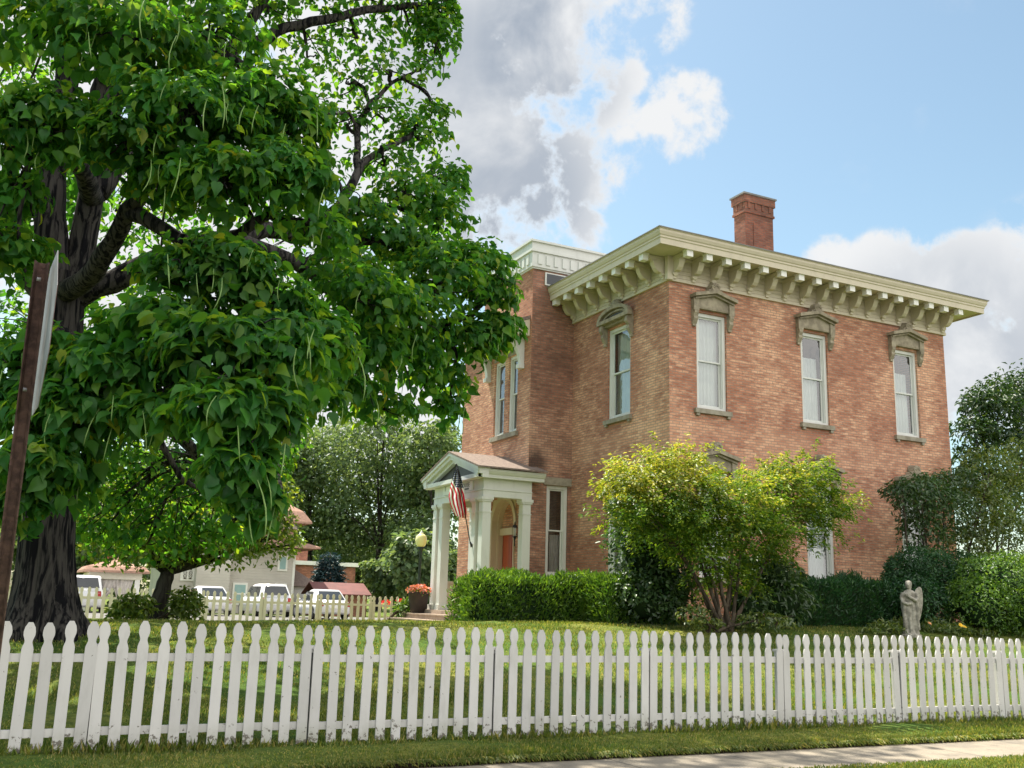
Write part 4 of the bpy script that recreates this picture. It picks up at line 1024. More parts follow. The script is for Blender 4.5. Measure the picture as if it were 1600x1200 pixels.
for k in range(5):
    r5 = random.Random(k); b5 = MB(); Ln = r5.uniform(.28, .46); cv = r5.uniform(-.05, .05); cv2 = r5.uniform(-.05, .05)
    b5.tube([(cv*math.sin(t_*3), cv2*t_*t_, -Ln*t_) for t_ in (0, .25, .5, .75, 1)], [.004, .0065, .0075, .0065, .003], 5)
    pm.append(b5.mesh('seed_pod', M['pod']))
near_c = [q for q in cents[:50]]
for k in range(100):
    c, rad, n = near_c[rt.randrange(len(near_c))]
    a = rt.uniform(0, 6.28); q = rt.uniform(.5, 1.0)
    o = link('seed_pod', pm[rt.randrange(5)], big)
    o.location = c + Vector((rad[0]*q*math.cos(a), -rad[1]*(.75+.45*abs(math.sin(a))), -rad[2]*rt.uniform(-.5, .8)))
    o.rotation_euler = (rt.uniform(-.2, .2), rt.uniform(-.2, .2), rt.uniform(0, 6)); sc = rt.uniform(.8, 1.3); o.scale = (sc, sc, sc)

# --- generic shrubs and trees
def hedge(name, label, cat, a, b, z0, h, leaf, mat, seed, n, group=None, lump=.10, size=.06):
    """clipped hedge filling the box a..b, leafy shell over a dark interior"""
    x0, y0 = a; x1, y1 = b
    t = thing(name, label, cat, ((x0+x1)/2, (y0+y1)/2, z0), group)
    L_ = Leafer(seed); r = L_.r
    ph = r.uniform(0, 6, 4)
    def surf(n):
        w, d = x1-x0, y1-y0
        ar = np.array([w*d*1.6, w*h, w*h*.4, d*h, d*h]); f = r.choice(5, n, p=ar/ar.sum())
        s, t_ = r.random(n), r.random(n); C = np.zeros((n, 3)); N = np.zeros((n, 3))
        for k, (fx, nn_) in enumerate((((x0+w*s, y0+d*t_, z0+h+0*s), (0,0,1)), ((x0+w*s, y0+0*s, z0+h*t_), (0,-1,0)), ((x0+w*s, y1+0*s, z0+h*t_), (0,1,0)), ((x0+0*s, y0+d*s, z0+h*t_), (-1,0,0)), ((x1+0*s, y0+d*s, z0+h*t_), (1,0,0)))):
            m = f == k; C[m] = np.stack(fx, 1)[m]; N[m] = nn_
        # rounded shoulders
        cx, cy = (x0+x1)/2, (y0+y1)/2
        tz = np.clip((C[:, 2]-z0)/h, 0, 1); k = 1 - .16*tz**4
        C[:, 0] = cx + (C[:, 0]-cx)*(1-.05*tz**4); C[:, 1] = cy + (C[:, 1]-cy)*k
        bl = lump*(np.sin(C[:, 0]*3.1+ph[0])*np.sin(C[:, 1]*2.7+ph[1]) + .6*np.sin(C[:, 0]*7+ph[2]+C[:, 2]*4))
        C += N*bl[:, None] + r.normal(size=(n, 3))*.045 - N*(r.random(n)**2*.16)[:, None]
        return C, N
    C, N = surf(n)
    A = N*.9 + np.array([0, 0, .75]) + r.normal(size=(n, 3))*.5
    Nn = np.cross(A, r.normal(size=(n, 3))) + N*.35
    L = size*r.uniform(.7, 1.6, n); L_.put(C, A, Nn, L, L*.30)
    L_.build('foliage', mat, t)
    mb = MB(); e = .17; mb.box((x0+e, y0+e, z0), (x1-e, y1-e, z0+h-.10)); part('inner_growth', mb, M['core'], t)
    return t
def shrub(name, label, cat, base, blobs, mat, seed, leaf, wr, n, stems=4, group=None, droop=.3, up=.5, jit=.6, sm='stem', core=True, lump=.15, shell=(.6, 1.05)):
    t = thing(name, label, cat, base, group); L_ = Leafer(seed); rr = random.Random(seed); base = Vector(base)
    tot = sum(rx*ry+rx*rz+ry*rz for _, (rx, ry, rz) in blobs)
    mb = MB()
    for (c, rad) in blobs:
        k = int(n*(rad[0]*rad[1]+rad[0]*rad[2]+rad[1]*rad[2])/tot)
        L_.clump(c, rad, k, leaf, wr, droop, up, jit, shell, .55, .35, lump)
    for k in range(stems):
        c, rad = blobs[k % len(blobs)]; c = Vector(c)
        s0 = base + Vector((rr.uniform(-.12, .12), rr.uniform(-.12, .12), -.1))
        P_ = limb(mb, [s0, s0*.45+c*.55 + Vector((rr.uniform(-.15, .15), rr.uniform(-.15, .15), .1)), c], .045, .015, 7, 4, rr, .02)
        for q in range(4):
            e = c + Vector((rr.uniform(-.8, .8)*rad[0], rr.uniform(-.8, .8)*rad[1], rr.uniform(-.5, .8)*rad[2])); limb(mb, [P_[len(P_)*2//3], (P_[len(P_)*2//3]+e)/2, e], .014, .005, 5, 3, rr, .02)
    part('stems', mb, M[sm], t); L_.build('foliage', mat, t)
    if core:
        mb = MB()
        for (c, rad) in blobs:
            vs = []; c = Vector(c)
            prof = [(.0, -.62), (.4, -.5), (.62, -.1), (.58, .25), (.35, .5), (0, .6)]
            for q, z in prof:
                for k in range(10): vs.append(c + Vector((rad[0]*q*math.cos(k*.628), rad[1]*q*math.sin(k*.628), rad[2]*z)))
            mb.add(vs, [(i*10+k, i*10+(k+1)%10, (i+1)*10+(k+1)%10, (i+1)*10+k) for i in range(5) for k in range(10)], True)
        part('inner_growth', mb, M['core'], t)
    return t
def B(px, py, Y, rx, ry, dy=None):
    c = at_y(px, py, Y); s = (c-Vector((0,0,EYE))).dot(fw)/FPX
    return (c, (rx*s, (dy if dy else rx*s*.8), ry*s))
hedge('clipped_hedge', 'bright green clipped yew hedge running left from the porch window', 'hedge', (8.75, 19.2), (12.0, 20.6), H(10.3, 19.5)-.05, 0.95, .05, M['leaf_hedge'], 31, 15000, size=.085)
hedge('low_hedge', 'short yew hedge between the bright clipped hedge and the dark laurel shrub', 'hedge', (11.45, 18.3), (13.2, 19.6), H(12.3, 18.8)-.05, .98, .05, M['leaf_hedge'], 32, 9000, size=.085)
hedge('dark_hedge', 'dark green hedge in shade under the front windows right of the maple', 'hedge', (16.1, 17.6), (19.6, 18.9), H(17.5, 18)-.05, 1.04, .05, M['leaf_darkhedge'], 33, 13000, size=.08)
shrub('laurel_shrub', 'tall dark broadleaf shrub behind the left side of the golden maple', 'shrub', (13.4, 18.6, 1.2), [B(1010, 860, 18.6, 62, 70), B(1040, 920, 18.4, 60, 60), B(990, 800, 18.8, 40, 40), B(1070, 830, 18.8, 50, 60), B(1010, 940, 18.3, 60, 45)], M['leaf_dark'], 41, .12, .5, 7000, 4)
mp_ = thing('japanese_maple', 'golden green spreading Japanese maple with several bare stems in front of the house', 'tree', (13.55, 17.1, 1.14))
LG, LY = Leafer(42), Leafer(142); rr = random.Random(42); mb = MB(); mbase = at_y(1130, 990, 17.1)
def sprays(L_, c, rad, ns, nl, leaf, flat=.16, w=.30):
    """flat, drooping sprays of small leaves over an ellipsoid"""
    r = L_.r
    for k in range(ns):
        d = r.normal(size=3); d /= np.linalg.norm(d); q = r.uniform(.35, 1.05)
        if d[2] < 0 and r.random() < .35: d[2] *= -1
        p = np.array(c) + d*np.array(rad)*q
        out = d*np.array([1, 1, .25]); out = out/max(np.linalg.norm(out), .3)
        ln = r.uniform(.6, 1.4)*w; t = r.random(nl)
        side = np.cross(out, [0, 0, 1.0])
        C = p[None, :] + out[None, :]*(t*ln*1.6)[:, None] + side[None, :]*(r.normal(size=nl)*ln*.42*(1.1-t))[:, None] + np.array([0, 0, 1.0])[None, :]*(-.28*ln*t*t + r.normal(size=nl)*flat*ln)[:, None]
        A = out[None, :]*.9 + side[None, :]*r.normal(size=(nl, 1))*.8 + np.array([0, 0, -.35])[None, :] + r.normal(size=(nl, 3))*.25
        N = np.tile(np.array([0, 0, 1.0]), (nl, 1)) + d[None, :]*.35 + r.normal(size=(nl, 3))*.42
        L = leaf*r.uniform(.6, 1.35, nl); L_.put(C, A, N, L, L*.42)
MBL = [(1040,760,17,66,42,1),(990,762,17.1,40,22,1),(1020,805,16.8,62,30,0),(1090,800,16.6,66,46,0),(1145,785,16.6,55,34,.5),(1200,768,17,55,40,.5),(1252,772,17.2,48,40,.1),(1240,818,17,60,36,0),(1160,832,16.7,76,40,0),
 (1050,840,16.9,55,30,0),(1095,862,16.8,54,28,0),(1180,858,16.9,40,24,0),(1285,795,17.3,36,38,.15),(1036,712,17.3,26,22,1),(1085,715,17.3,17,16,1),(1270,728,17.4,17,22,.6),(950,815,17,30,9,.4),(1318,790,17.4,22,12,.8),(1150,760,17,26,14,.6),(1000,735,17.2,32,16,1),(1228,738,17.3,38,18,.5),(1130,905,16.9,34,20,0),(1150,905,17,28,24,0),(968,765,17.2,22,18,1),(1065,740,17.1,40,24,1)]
for (x, y, Y, rx, ry, g) in MBL:
    c, rad = B(x, y, Y, rx, ry); area = rad[0]*rad[2]
    ns = max(12, int(area*270))
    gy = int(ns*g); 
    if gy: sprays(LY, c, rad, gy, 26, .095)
    if ns-gy: sprays(LG, c, rad, ns-gy, 26, .095)
    if rx < 50: continue
    s0 = mbase + Vector((rr.uniform(-.16, .16), rr.uniform(-.12, .12), -.12))
    P_ = limb(mb, [s0, s0*.62+Vector(c)*.38 + Vector((rr.uniform(-.12, .12), rr.uniform(-.1, .1), .22)), s0*.25+Vector(c)*.75 + Vector((0, 0, .12)), c], .055, .010, 7, 4, rr, .02)
    for q in range(5):
        e = Vector(c) + Vector((rr.uniform(-1, 1)*rad[0], rr.uniform(-1, 1)*rad[1], rr.uniform(-.4, 1)*rad[2])); limb(mb, [P_[len(P_)*3//5], (P_[len(P_)*3//5]+e)/2, e], .012, .004, 5, 3, rr, .02)
part('stems', mb, M['stem'], mp_); LG.build('foliage', M['leaf_maple_green'], mp_); LY.build('golden_foliage', M['leaf_maple'], mp_, 'lance')  # golden leaves mostly at the upper left, green ones elsewhere
shrub('sumac_clump', 'feathery green shrub growing between the maple stems and the dark hedge', 'shrub', (15.3, 17.6, 1.16), [B(1200, 900, 17.6, 60, 35), B(1215, 940, 17.4, 60, 40), B(1170, 950, 17.3, 40, 35), B(1180, 890, 17.8, 45, 25)], M['leaf_dark'], 43, .17, .28, 2600, 5, droop=.6, up=.4)
shrub('ground_ivy', 'low pale-leaved plant at the foot of the maple stems', 'plant', (13.0, 17.0, 1.12), [B(1085, 962, 16.9, 28, 18), B(1105, 975, 16.7, 25, 12), B(1190, 972, 16.8, 50, 16)], M['leaf_laurel'], 44, .09, .5, 900, 3, core=False)
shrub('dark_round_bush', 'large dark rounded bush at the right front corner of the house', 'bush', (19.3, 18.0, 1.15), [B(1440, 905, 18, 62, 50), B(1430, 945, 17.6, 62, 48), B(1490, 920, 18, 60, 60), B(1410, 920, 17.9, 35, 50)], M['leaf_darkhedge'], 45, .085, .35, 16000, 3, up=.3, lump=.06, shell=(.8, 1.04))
shrub('bright_round_bush', 'rounded light green bush at the right edge behind the flower bed', 'bush', (20.9, 17.2, 1.15), [B(1560, 925, 17, 85, 62), B(1530, 950, 16.8, 60, 48), B(1620, 930, 17.2, 80, 66), B(1585, 955, 16.7, 70, 45)], M['leaf_hedge'], 46, .085, .45, 19000, 3, up=.3, lump=.06, shell=(.8, 1.04))
shrub('shade_tree_sapling', 'dark leafy small tree leaning over the right ground-floor window', 'tree', (at_y(1455, 950, 19.6).x, 19.6, 1.2), [B(1440, 780, 19.4, 52, 38), B(1410, 770, 19.3, 32, 22), B(1475, 800, 19.6, 50, 45), B(1440, 830, 19.6, 40, 35), B(1465, 760, 19.6, 30, 25), B(1500, 760, 19.8, 30, 30)], M['leaf_dark'], 47, .13, .42, 4800, 5, core=False, droop=.5)
shrub('pale_laurel', 'pale speckled broadleaf shrub standing right of the house behind the bright bush', 'shrub', (23.2, 20.0, 1.2), [B(1545, 740, 20, 45, 45), B(1530, 800, 19.8, 55, 50), B(1590, 790, 19.8, 55, 60), B(1570, 840, 19.6, 70, 40), B(1600, 720, 20.2, 35, 40), B(1510, 850, 19.8, 40, 30)], M['leaf_laurel'], 48, .13, .45, 6500, 5, core=False, droop=.4)
shrub('magnolia_tree', 'tall dark-leaved tree rising against the sky right of the house', 'tree', (34.0, 26.5, .9), [B(1560, 640, 26, 50, 42), B(1600, 620, 26.5, 60, 45), B(1525, 680, 26, 42, 28), B(1580, 690, 26, 60, 35), B(1515, 720, 26.2, 32, 25), B(1530, 640, 26.2, 35, 28), B(1650, 660, 27, 70, 70), B(1540, 770, 26.4, 60, 50), B(1620, 760, 27, 60, 60)], M['leaf_magnolia'], 49, .24, .42, 9500, 9, core=False, droop=.4, sm='bark_far', lump=.2, shell=(.3, 1.1))
# flower bed round the statue
fbx = thing('flower_bed_plants', 'low leafy perennials with a yellow and an apricot bloom around the statue', 'plants', (18.8, 16.5, 1.1))
L_ = Leafer(61)
for (x, y, rx, ry, n, Yb) in ((1385, 986, 32, 12, 420, 16.7), (1408, 980, 16, 14, 200, 16.9), (1452, 986, 20, 12, 260, 16.9), (1490, 987, 35, 12, 420, 16.6), (1530, 994, 30, 8, 260, 16.5), (1360, 991, 20, 8, 160, 16.6), (1462, 978, 20, 10, 160, 17.0)):
    c, rad = B(x, y, Yb, rx, ry, .25); L_.clump(c, rad, n, .13, .20, -.5, .3, .6, (.3, 1.05), .2, .35, .1)
L_.build('foliage', M['leaf_laurel'], fbx)
for (x, y, mname, s) in ((1502, 977, 'flower_yellow', .075), (1453, 974, 'flower_apricot', .055), (1508, 979, 'flower_yellow', .05)):
    c = at_y(x, y, 16.3); L_ = Leafer(int(x)); r = L_.r; a = np.linspace(0, 6.28, 13)[:-1]
    A = np.stack([np.cos(a), np.sin(a)*.6, np.sin(a)*.5+.3], 1); C = np.tile(np.array(c), (12, 1)); N = np.tile(np.array([0, -.7, .7]), (12, 1)) + r.normal(size=(12, 3))*.2
    L_.put(C, A, N, np.full(12, s), np.full(12, s*.6)); L_.build('flower', M[mname], fbx)

# --- smaller trees on the left and the far tree belt
def tree(name, label, base, blobs, mat, seed, leaf, wr, n, r0_, group=None, sm='bark_far', forks=None, droop=.4, shell=(.35, 1.1)):
    t = thing(name, label, 'tree', base, group); L_ = Leafer(seed); rr = random.Random(seed); base = Vector(base)
    tot = sum(rx*ry+rx*rz+ry*rz for _, (rx, ry, rz) in blobs); mb = MB()
    cen = sum((Vector(c) for c, _ in blobs), Vector())/len(blobs)
    fork = base.lerp(Vector((cen.x*.3+base.x*.7, cen.y*.3+base.y*.7, cen.z)), .50)
    limb(mb, [base - Vector((0, 0, .3)), base.lerp(fork, .5) + Vector((rr.uniform(-.1, .1), 0, 0)), fork], r0_*1.25, r0_*.8, 12, 4, rr, .02)
    for (c, rad) in blobs:
        L_.clump(c, rad, int(n*(rad[0]*rad[1]+rad[0]*rad[2]+rad[1]*rad[2])/tot), leaf, wr, droop, .5, .55, shell, .5, .35, .2)
        c = Vector(c); mid = fork.lerp(c, .5) + Vector((rr.uniform(-.1, .1)*rad[0], rr.uniform(-.1, .1)*rad[1], +.10*(c-fork).length*rr.random()))
        P_ = limb(mb, [fork, mid, c], r0_*.42, r0_*.10, 7, 4, rr, .03)
        for q in range(5):
            e = c + Vector((rr.uniform(-.9, .9)*rad[0], rr.uniform(-.9, .9)*rad[1], rr.uniform(-.6, .9)*rad[2])); s_ = P_[rr.randrange(len(P_)//2, len(P_))]; limb(mb, [s_, (s_+e)/2+Vector((0, 0, .05)), e], r0_*.10, r0_*.03, 5, 3, rr, .02)
    part('trunk', mb, M[sm], t); L_.build('crown', mat, t)
    return t
tree('ornamental_tree', 'small dark forked tree on the lawn in front of the grey house', (3.65, 27.6, .85), [B(190, 840, 27.5, 70, 40), B(250, 820, 27, 80, 45), B(320, 820, 27, 80, 45), B(390, 810, 27.3, 60, 45), B(430, 840, 27.5, 35, 38), B(150, 800, 28, 60, 60), B(290, 770, 28, 100, 45), B(400, 770, 28, 60, 40), B(350, 860, 27, 60, 25), B(240, 865, 27, 60, 22), B(460, 850, 28, 14, 18)], M['leaf_olive'], 71, .15, .55, 14000, .22, shell=(.3, 1.1))
shrub('lawn_bush', 'loose leafy bush around the foot of the small forked tree', 'bush', (3.4, 27.0, .85), [B(288, 945, 26.5, 22, 26), B(212, 948, 26.5, 28, 20), B(235, 962, 28.3, 30, 12), B(295, 952, 26.4, 20, 18), B(190, 957, 26.5, 22, 12)], M['leaf_olive'], 72, .15, .5, 1900, 4, core=False)
shrub('step_plant', 'light green leafy plant beside the stone porch steps', 'plant', (11.0, 31.4, .8), [B(635, 952, 31.2, 18, 15), B(642, 945, 31.3, 10, 12)], M['leaf_hedge'], 73, .16, .3, 420, 3, core=False)
far = [
 ('far_tree', 'tall pale green tree behind the flat-roofed brick building', 590, 92, 14.5, [(590, 690, 60, 45), (560, 740, 60, 45), (620, 740, 60, 45), (590, 790, 75, 45), (540, 800, 40, 40), (640, 800, 45, 45), (590, 850, 70, 40), (600, 660, 35, 25)]),
 ('far_tree', 'slender pale tree rising next to the porch pediment', 672, 86, 13.5, [(670, 700, 45, 35), (690, 740, 40, 40), (650, 760, 40, 40), (680, 800, 40, 45), (660, 850, 45, 45), (690, 680, 25, 20), (650, 900, 40, 35), (690, 890, 35, 40)]),
 ('far_tree', 'dark bushy tree behind the roof of the grey house', 480, 96, 12.5, [(480, 720, 50, 45), (450, 760, 50, 45), (510, 770, 50, 50), (470, 820, 60, 50), (520, 840, 45, 45), (440, 710, 45, 40), (470, 690, 30, 30)]),
 ('far_tree', 'broad dark tree in the middle of the far tree belt', 560, 104, 11.5, [(530, 700, 50, 40), (560, 870, 55, 45), (600, 900, 55, 35), (540, 900, 50, 40), (620, 860, 45, 50), (500, 880, 45, 40)]),
 ('far_tree', 'dense green tree seen through the crown left of the grey house roof', 350, 92, 12.0, [(350, 760, 70, 50), (300, 820, 70, 50), (400, 800, 60, 50), (250, 760, 70, 55), (200, 830, 70, 50)]),
 ('far_tree', 'dark tree far behind the tree trunk and the curtained porch', 130, 84, 9.5, [(110, 840, 60, 50), (60, 860, 60, 50), (150, 890, 50, 40), (20, 830, 60, 60), (190, 900, 50, 35), (100, 900, 60, 35)]),
 ('far_tree', 'bushy tree filling the gap right of the street lamp', 655, 62, 7.5, [(650, 880, 40, 40), (690, 900, 35, 35), (620, 900, 40, 30), (655, 915, 45, 22)]),
]
for i, (nm, lb, x, Y, hh, bl) in enumerate(far):
    c = at_y(x, 945, Y); tree(nm, lb, (c.x, Y, .35), [B(a, b_, Y + ((k*37) % 7 - 3), rx*1.1, ry*1.1) for k, (a, b_, rx, ry) in enumerate(bl)], M['leaf_far'], 80+i, .40, .62, 13000, .40, 'trees in the far belt', droop=.5, shell=(.3, 1.1))

# blue spruce
c = at_d(512, 925, 68)
spx = thing('blue_spruce', 'small blue-green spruce in front of the flat-roofed brick building', 'tree', (c.x, c.y, .4))
L_ = Leafer(90); r = L_.r; n = 5000; top_z = at_d(512, 862, 68).z; hgt = top_z-.6
t_ = r.random(n)**.6; tier = np.floor(t_*11)/11; z = top_z - hgt*t_; rad = 2.1*(t_*.75 + (t_-tier)*3.0)*r.uniform(.5, 1.0, n); a = r.uniform(0, 6.28, n)
C = np.stack([c.x+rad*np.cos(a), c.y+rad*np.sin(a), z], 1); A = np.stack([np.cos(a), np.sin(a), -.35+0*a], 1)+r.normal(size=(n, 3))*.3; N = np.tile(np.array([0, 0, 1.0]), (n, 1))+r.normal(size=(n, 3))*.4
L_.put(C, A, N, np.full(n, .32), np.full(n, .12)); 
mb = MB(); mb.tube([(c.x, c.y, .2), (c.x, c.y, top_z)], [.14, .02], 8); part('trunk', mb, M['bark_far'], spx); L_.build('crown', M['leaf_spruce'], spx)

# ------------------------------------------------------------------ grass blades where they can be told apart
L_ = Leafer(100); r = L_.r
def blades(n, x0, x1, y0, y1, hmin, hmax, w, dense=None, zoff=0.0):
    X = r.uniform(x0, x1, n); Y = r.uniform(y0, y1, n) if dense is None else dense(n)
    Z = np.array([H(x, y) for x, y in zip(X, Y)]) + zoff
    k = .5+.5*np.sin(X*1.3+np.sin(Y*2.1)*1.5)*np.sin(Y*1.9+X*.4)
    L = r.uniform(hmin, hmax, n)*(.6+.7*k)
    A = np.stack([r.normal(size=n)*.45, r.normal(size=n)*.45, np.ones(n)], 1); N = np.stack([r.normal(size=n), r.normal(size=n), np.full(n, .1)], 1)
    L_.put(np.stack([X, Y, Z-.01], 1), A, N, L, np.full(n, w))
blades(40000, -1.5, 18.5, 9.64, 10.45, .02, .05, .010)
blades(7000, -1.5, 15.5, 9.62, 9.72, .03, .07, .011)
r_ = L_.r; n_ = 9000; X_ = r_.uniform(-1.5, 15.5, n_); L_.put(np.stack([X_, r_.uniform(9.58, 9.66, n_), r_.uniform(.03, .085, n_)], 1), np.stack([r_.normal(size=n_)*.5, -np.abs(r_.normal(size=n_))-.4, r_.uniform(-.9, .5, n_)], 1), np.stack([r_.normal(size=n_)*.3, np.full(n_, -.4), np.ones(n_)], 1), r_.uniform(.03, .08, n_), np.full(n_, .010))
blades(7000, -1.5, 15.5, 10.40, 10.62, .05, .13, .012)
blades(68000, -1.5, 18.0, 10.55, 13.5, .03, .065, .011)
blades(60000, -1.5, 19.0, 13.5, 20.0, .035, .07, .016)
o = L_.build('grass', M['grassblade'], None); o['kind'] = 'stuff'; o['label'] = 'mown lawn grass with dry yellow patches'
L_ = Leafer(101); r = L_.r
blades(24000, 5.5, 13.5, 7.0, 8.30, .02, .055, .010, zoff=.0)
o = L_.build('grass', M['grassblade'], None); o['kind'] = 'stuff'; o['label'] = 'grass of the verge on the street side of the sidewalk'

# ------------------------------------------------------------------ angel statue
stt = thing('angel_statue', 'weathered grey stone angel statue with folded arms standing among the flowers', 'statue', (18.3, 16.5, 1.1))
sb = at_y(1424, 993, 16.5); SZ = sb.z; hs = at_y(1424, 908, 16.5).z - SZ
def statue_mesh():
    b = MB(); k = hs/1.15
    def P3(x, y, z): return Vector((sb.x, sb.y, SZ)) + (CRh*x + CFh*y + Vector((0, 0, z)))*k
    CRh = Vector((math.cos(YAW+.12), -math.sin(YAW+.12), 0)); CFh = Vector((math.sin(YAW+.2), math.cos(YAW+.2), 0))
    def ell(c, rx, ry, rz, n=14):
        vs = []
        for i in range(n+1):
            th = math.pi*i/n
            for j in range(16):
                ph = 2*math.pi*j/16; vs.append(P3(c[0]+rx*math.sin(th)*math.cos(ph), c[1]+ry*math.sin(th)*math.sin(ph), c[2]+rz*math.cos(th)))
        b.add(vs, [(i*16+j, (i+1)*16+j, (i+1)*16+(j+1)%16, i*16+(j+1)%16) for i in range(n) for j in range(16)], True)
    # robe and torso as one loft
    prof = [(0.0, .17, .14, .0), (.05, .165, .135, 0), (.12, .15, .12, 0), (.30, .145, .115, 0.0), (.48, .14, .11, .0), (.58, .135, .105, 0), (.68, .118, .09, .0), (.76, .12, .088, .0), (.84, .135, .088, 0), (.90, .13, .08, 0), (.945, .09, .065, 0), (.965, .045, .045, 0), (1.0, .04, .04, -.01)]
    vs = []; n = 40
    for z, rx, ry, ox in prof:
        fold = .10 if z < .6 else .015
        for j in range(n):
            a = 2*math.pi*j/n; q = 1+fold*math.sin(a*7+z*5)+fold*.5*math.sin(a*13-z*3); vs.append(P3(ox+rx*q*math.cos(a), ry*q*math.sin(a), z))
    m = len(prof); b.add(vs, [(i*n+j, i*n+(j+1)%n, (i+1)*n+(j+1)%n, (i+1)*n+j) for i in range(m-1) for j in range(n)] + [tuple(reversed(range(n))), tuple((m-1)*n+j for j in range(n))], True)
    ell((-.015, -.02, 1.065), .066, .075, .088); ell((.0, .012, 1.085), .074, .078, .078); ell((.02, .06, 1.03), .05, .055, .075); ell((-.005, .0, 1.125), .066, .07, .035); ell((-.02, -.055, 1.01), .035, .035, .03)
    ell((-.022, -.092, 1.055), .012, .016, .02); ell((-.02, -.085, 1.025), .02, .012, .007)
    for s in (-1, 1): ell((-.02+s*.026, -.082, 1.075), .012, .008, .007)
    # arms: left hanging in then across, right folded over the chest
    b.tube([P3(-.125, -.01, .89), P3(-.165, -.03, .78), P3(-.15, -.08, .69), P3(-.06, -.13, .655), P3(-.01, -.135, .67)], [.05*k, .045*k, .042*k, .034*k, .03*k], 10)
    b.tube([P3(.125, -.01, .89), P3(.16, -.04, .79), P3(.11, -.10, .735), P3(.01, -.13, .79), P3(-.05, -.125, .83)], [.05*k, .045*k, .042*k, .034*k, .028*k], 10)
    for q in range(4):
        b.tube([P3(-.05-.01*q, -.128, .815+.014*q), P3(-.085-.008*q, -.12, .835+.016*q), P3(-.105-.006*q, -.105, .84+.016*q)], [.011*k]*3, 6)
        b.tube([P3(-.01, -.137, .655+.014*q), P3(.025, -.135, .655+.014*q), P3(.045, -.125, .65+.014*q)], [.011*k]*3, 6)
    b.tube([P3(-.05, -.13, .83), P3(-.055, -.14, .865), P3(-.065, -.135, .885)], [.011*k]*3, 6)
    # drapery over the forearm and feet
    b.tube([P3(.13, -.06, .72), P3(.15, -.05, .55), P3(.13, -.07, .35), P3(.14, -.05, .12)], [.04*k, .045*k, .04*k, .05*k], 8)
    b.tube([P3(-.12, -.06, .68), P3(-.13, -.06, .45), P3(-.12, -.06, .15)], [.035*k, .04*k, .045*k], 8)
    for s in (-.06, .05): ell((s, -.13, .025), .035, .06, .025)
    b.add([P3(.22*math.cos(a*.3927), .19*math.sin(a*.3927), z) for z in (-.05, .02) for a in range(16)], [tuple(reversed(range(16))), tuple(range(16, 32))] + [(i, (i+1) % 16, 16+(i+1) % 16, 16+i) for i in range(16)])
    # wings
    for s, kx in ((1, 1.0), (-1, .5)):
        out = [(.07, .10, .88), (.13, .13, .99), (.185, .15, 1.04), (.225, .16, 1.01), (.24, .165, .90), (.235, .16, .70), (.205, .15, .50), (.165, .14, .34), (.14, .13, .30), (.12, .12, .45), (.09, .11, .65)]
        zk = 1.0 if s > 0 else .86
        f = [P3(s*(x*1.22+.02)*kx, y-.02, z*zk) for x, y, z in out]; g = [P3(s*(x*1.22+.02)*kx, y+.03, z*zk) for x, y, z in out]; n2 = len(out)
        b.add(f+g, [tuple(range(n2)), tuple(reversed(range(n2, 2*n2)))] + [(i, n2+i, n2+(i+1) % n2, (i+1) % n2) for i in range(n2)])
    me = b.mesh('statue_tmp', None); o = link('statue_tmp', me)
    md = o.modifiers.new('r', 'REMESH'); md.mode = 'VOXEL'; md.voxel_size = .0085
    sm = o.modifiers.new('s', 'SMOOTH'); sm.iterations = 2; sm.factor = .5
    dg = bpy.context.evaluated_depsgraph_get(); res = bpy.data.meshes.new_from_object(o.evaluated_get(dg)); bpy.data.objects.remove(o)
    res.materials.clear(); res.materials.append(M['statue']); res.polygons.foreach_set('use_smooth', [True]*len(res.polygons)); return res
link('statue_figure', statue_mesh(), stt)

# ------------------------------------------------------------------ planter, lamp, notice
pb = Vector((12.0, 30.72, 1.18))
pl = thing('flower_planter', 'large dark tapered pot of orange and pink flowers on the porch steps', 'planter', pb)
mb = MB(); mb.lathe(pb, [(.20, 0), (.24, .05), (.30, .35), (.335, .58), (.355, .60), (.355, .66), (.31, .66), (.30, .60)], 20); part('pot', mb, M['pot'], pl)
L_ = Leafer(120); L_.clump(pb+Vector((0, 0, .70)), (.38, .38, .20), 420, .075, .8, .2, .5, .6, (.5, 1.05), .3); L_.build('flowers', M['flower_orange'], pl)
L_ = Leafer(121); L_.clump(pb+Vector((0, 0, .66)), (.34, .34, .16), 200, .10, .5, .4, .4, .6, (.5, 1.05), .3); L_.build('leaves', M['leaf_hedge'], pl)
lp = at_d(653, 950, 34)
lm = thing('street_lamp', 'dark green lamp post with a cream acorn globe left of the porch', 'lamp', (lp.x, lp.y, .45))
lt = at_d(655, 830, 34)
mb = MB(); s = .046/2
mb.lathe((lp.x, lp.y, 0), [(.14, .4), (.14, .55), (.09, .62), (.07, .9), (.05, 1.0), (.045, lt.z-.75), (.07, lt.z-.70), (.05, lt.z-.62), (.11, lt.z-.55), (.12, lt.z-.50)], 12); part('lamp_post', mb, M['lamp_green'], lm)
m, t, b = mat_base('cream_globe', .3, .5); b.inputs['Base Color'].default_value = (.88, .82, .36, 1); M['globe'] = m
mb = MB(); mb.lathe((lp.x, lp.y, 0), [(.10, lt.z-.50), (.17, lt.z-.42), (.205, lt.z-.28), (.18, lt.z-.14), (.11, lt.z-.07), (.06, lt.z-.04)], 16); part('globe', mb, M['globe'], lm)
mb = MB(); mb.lathe((lp.x, lp.y, 0), [(.075, lt.z-.05), (.06, lt.z-.01), (.03, lt.z+.02), (.02, lt.z+.05), (0, lt.z+.08)], 12); part('cap', mb, M['signboard'], lm)
np_ = at_d(650, 925, 33)
nts = thing('notice_sign', 'small pink and white notice on a stake behind the flower planter', 'sign', (np_.x, np_.y, .6))
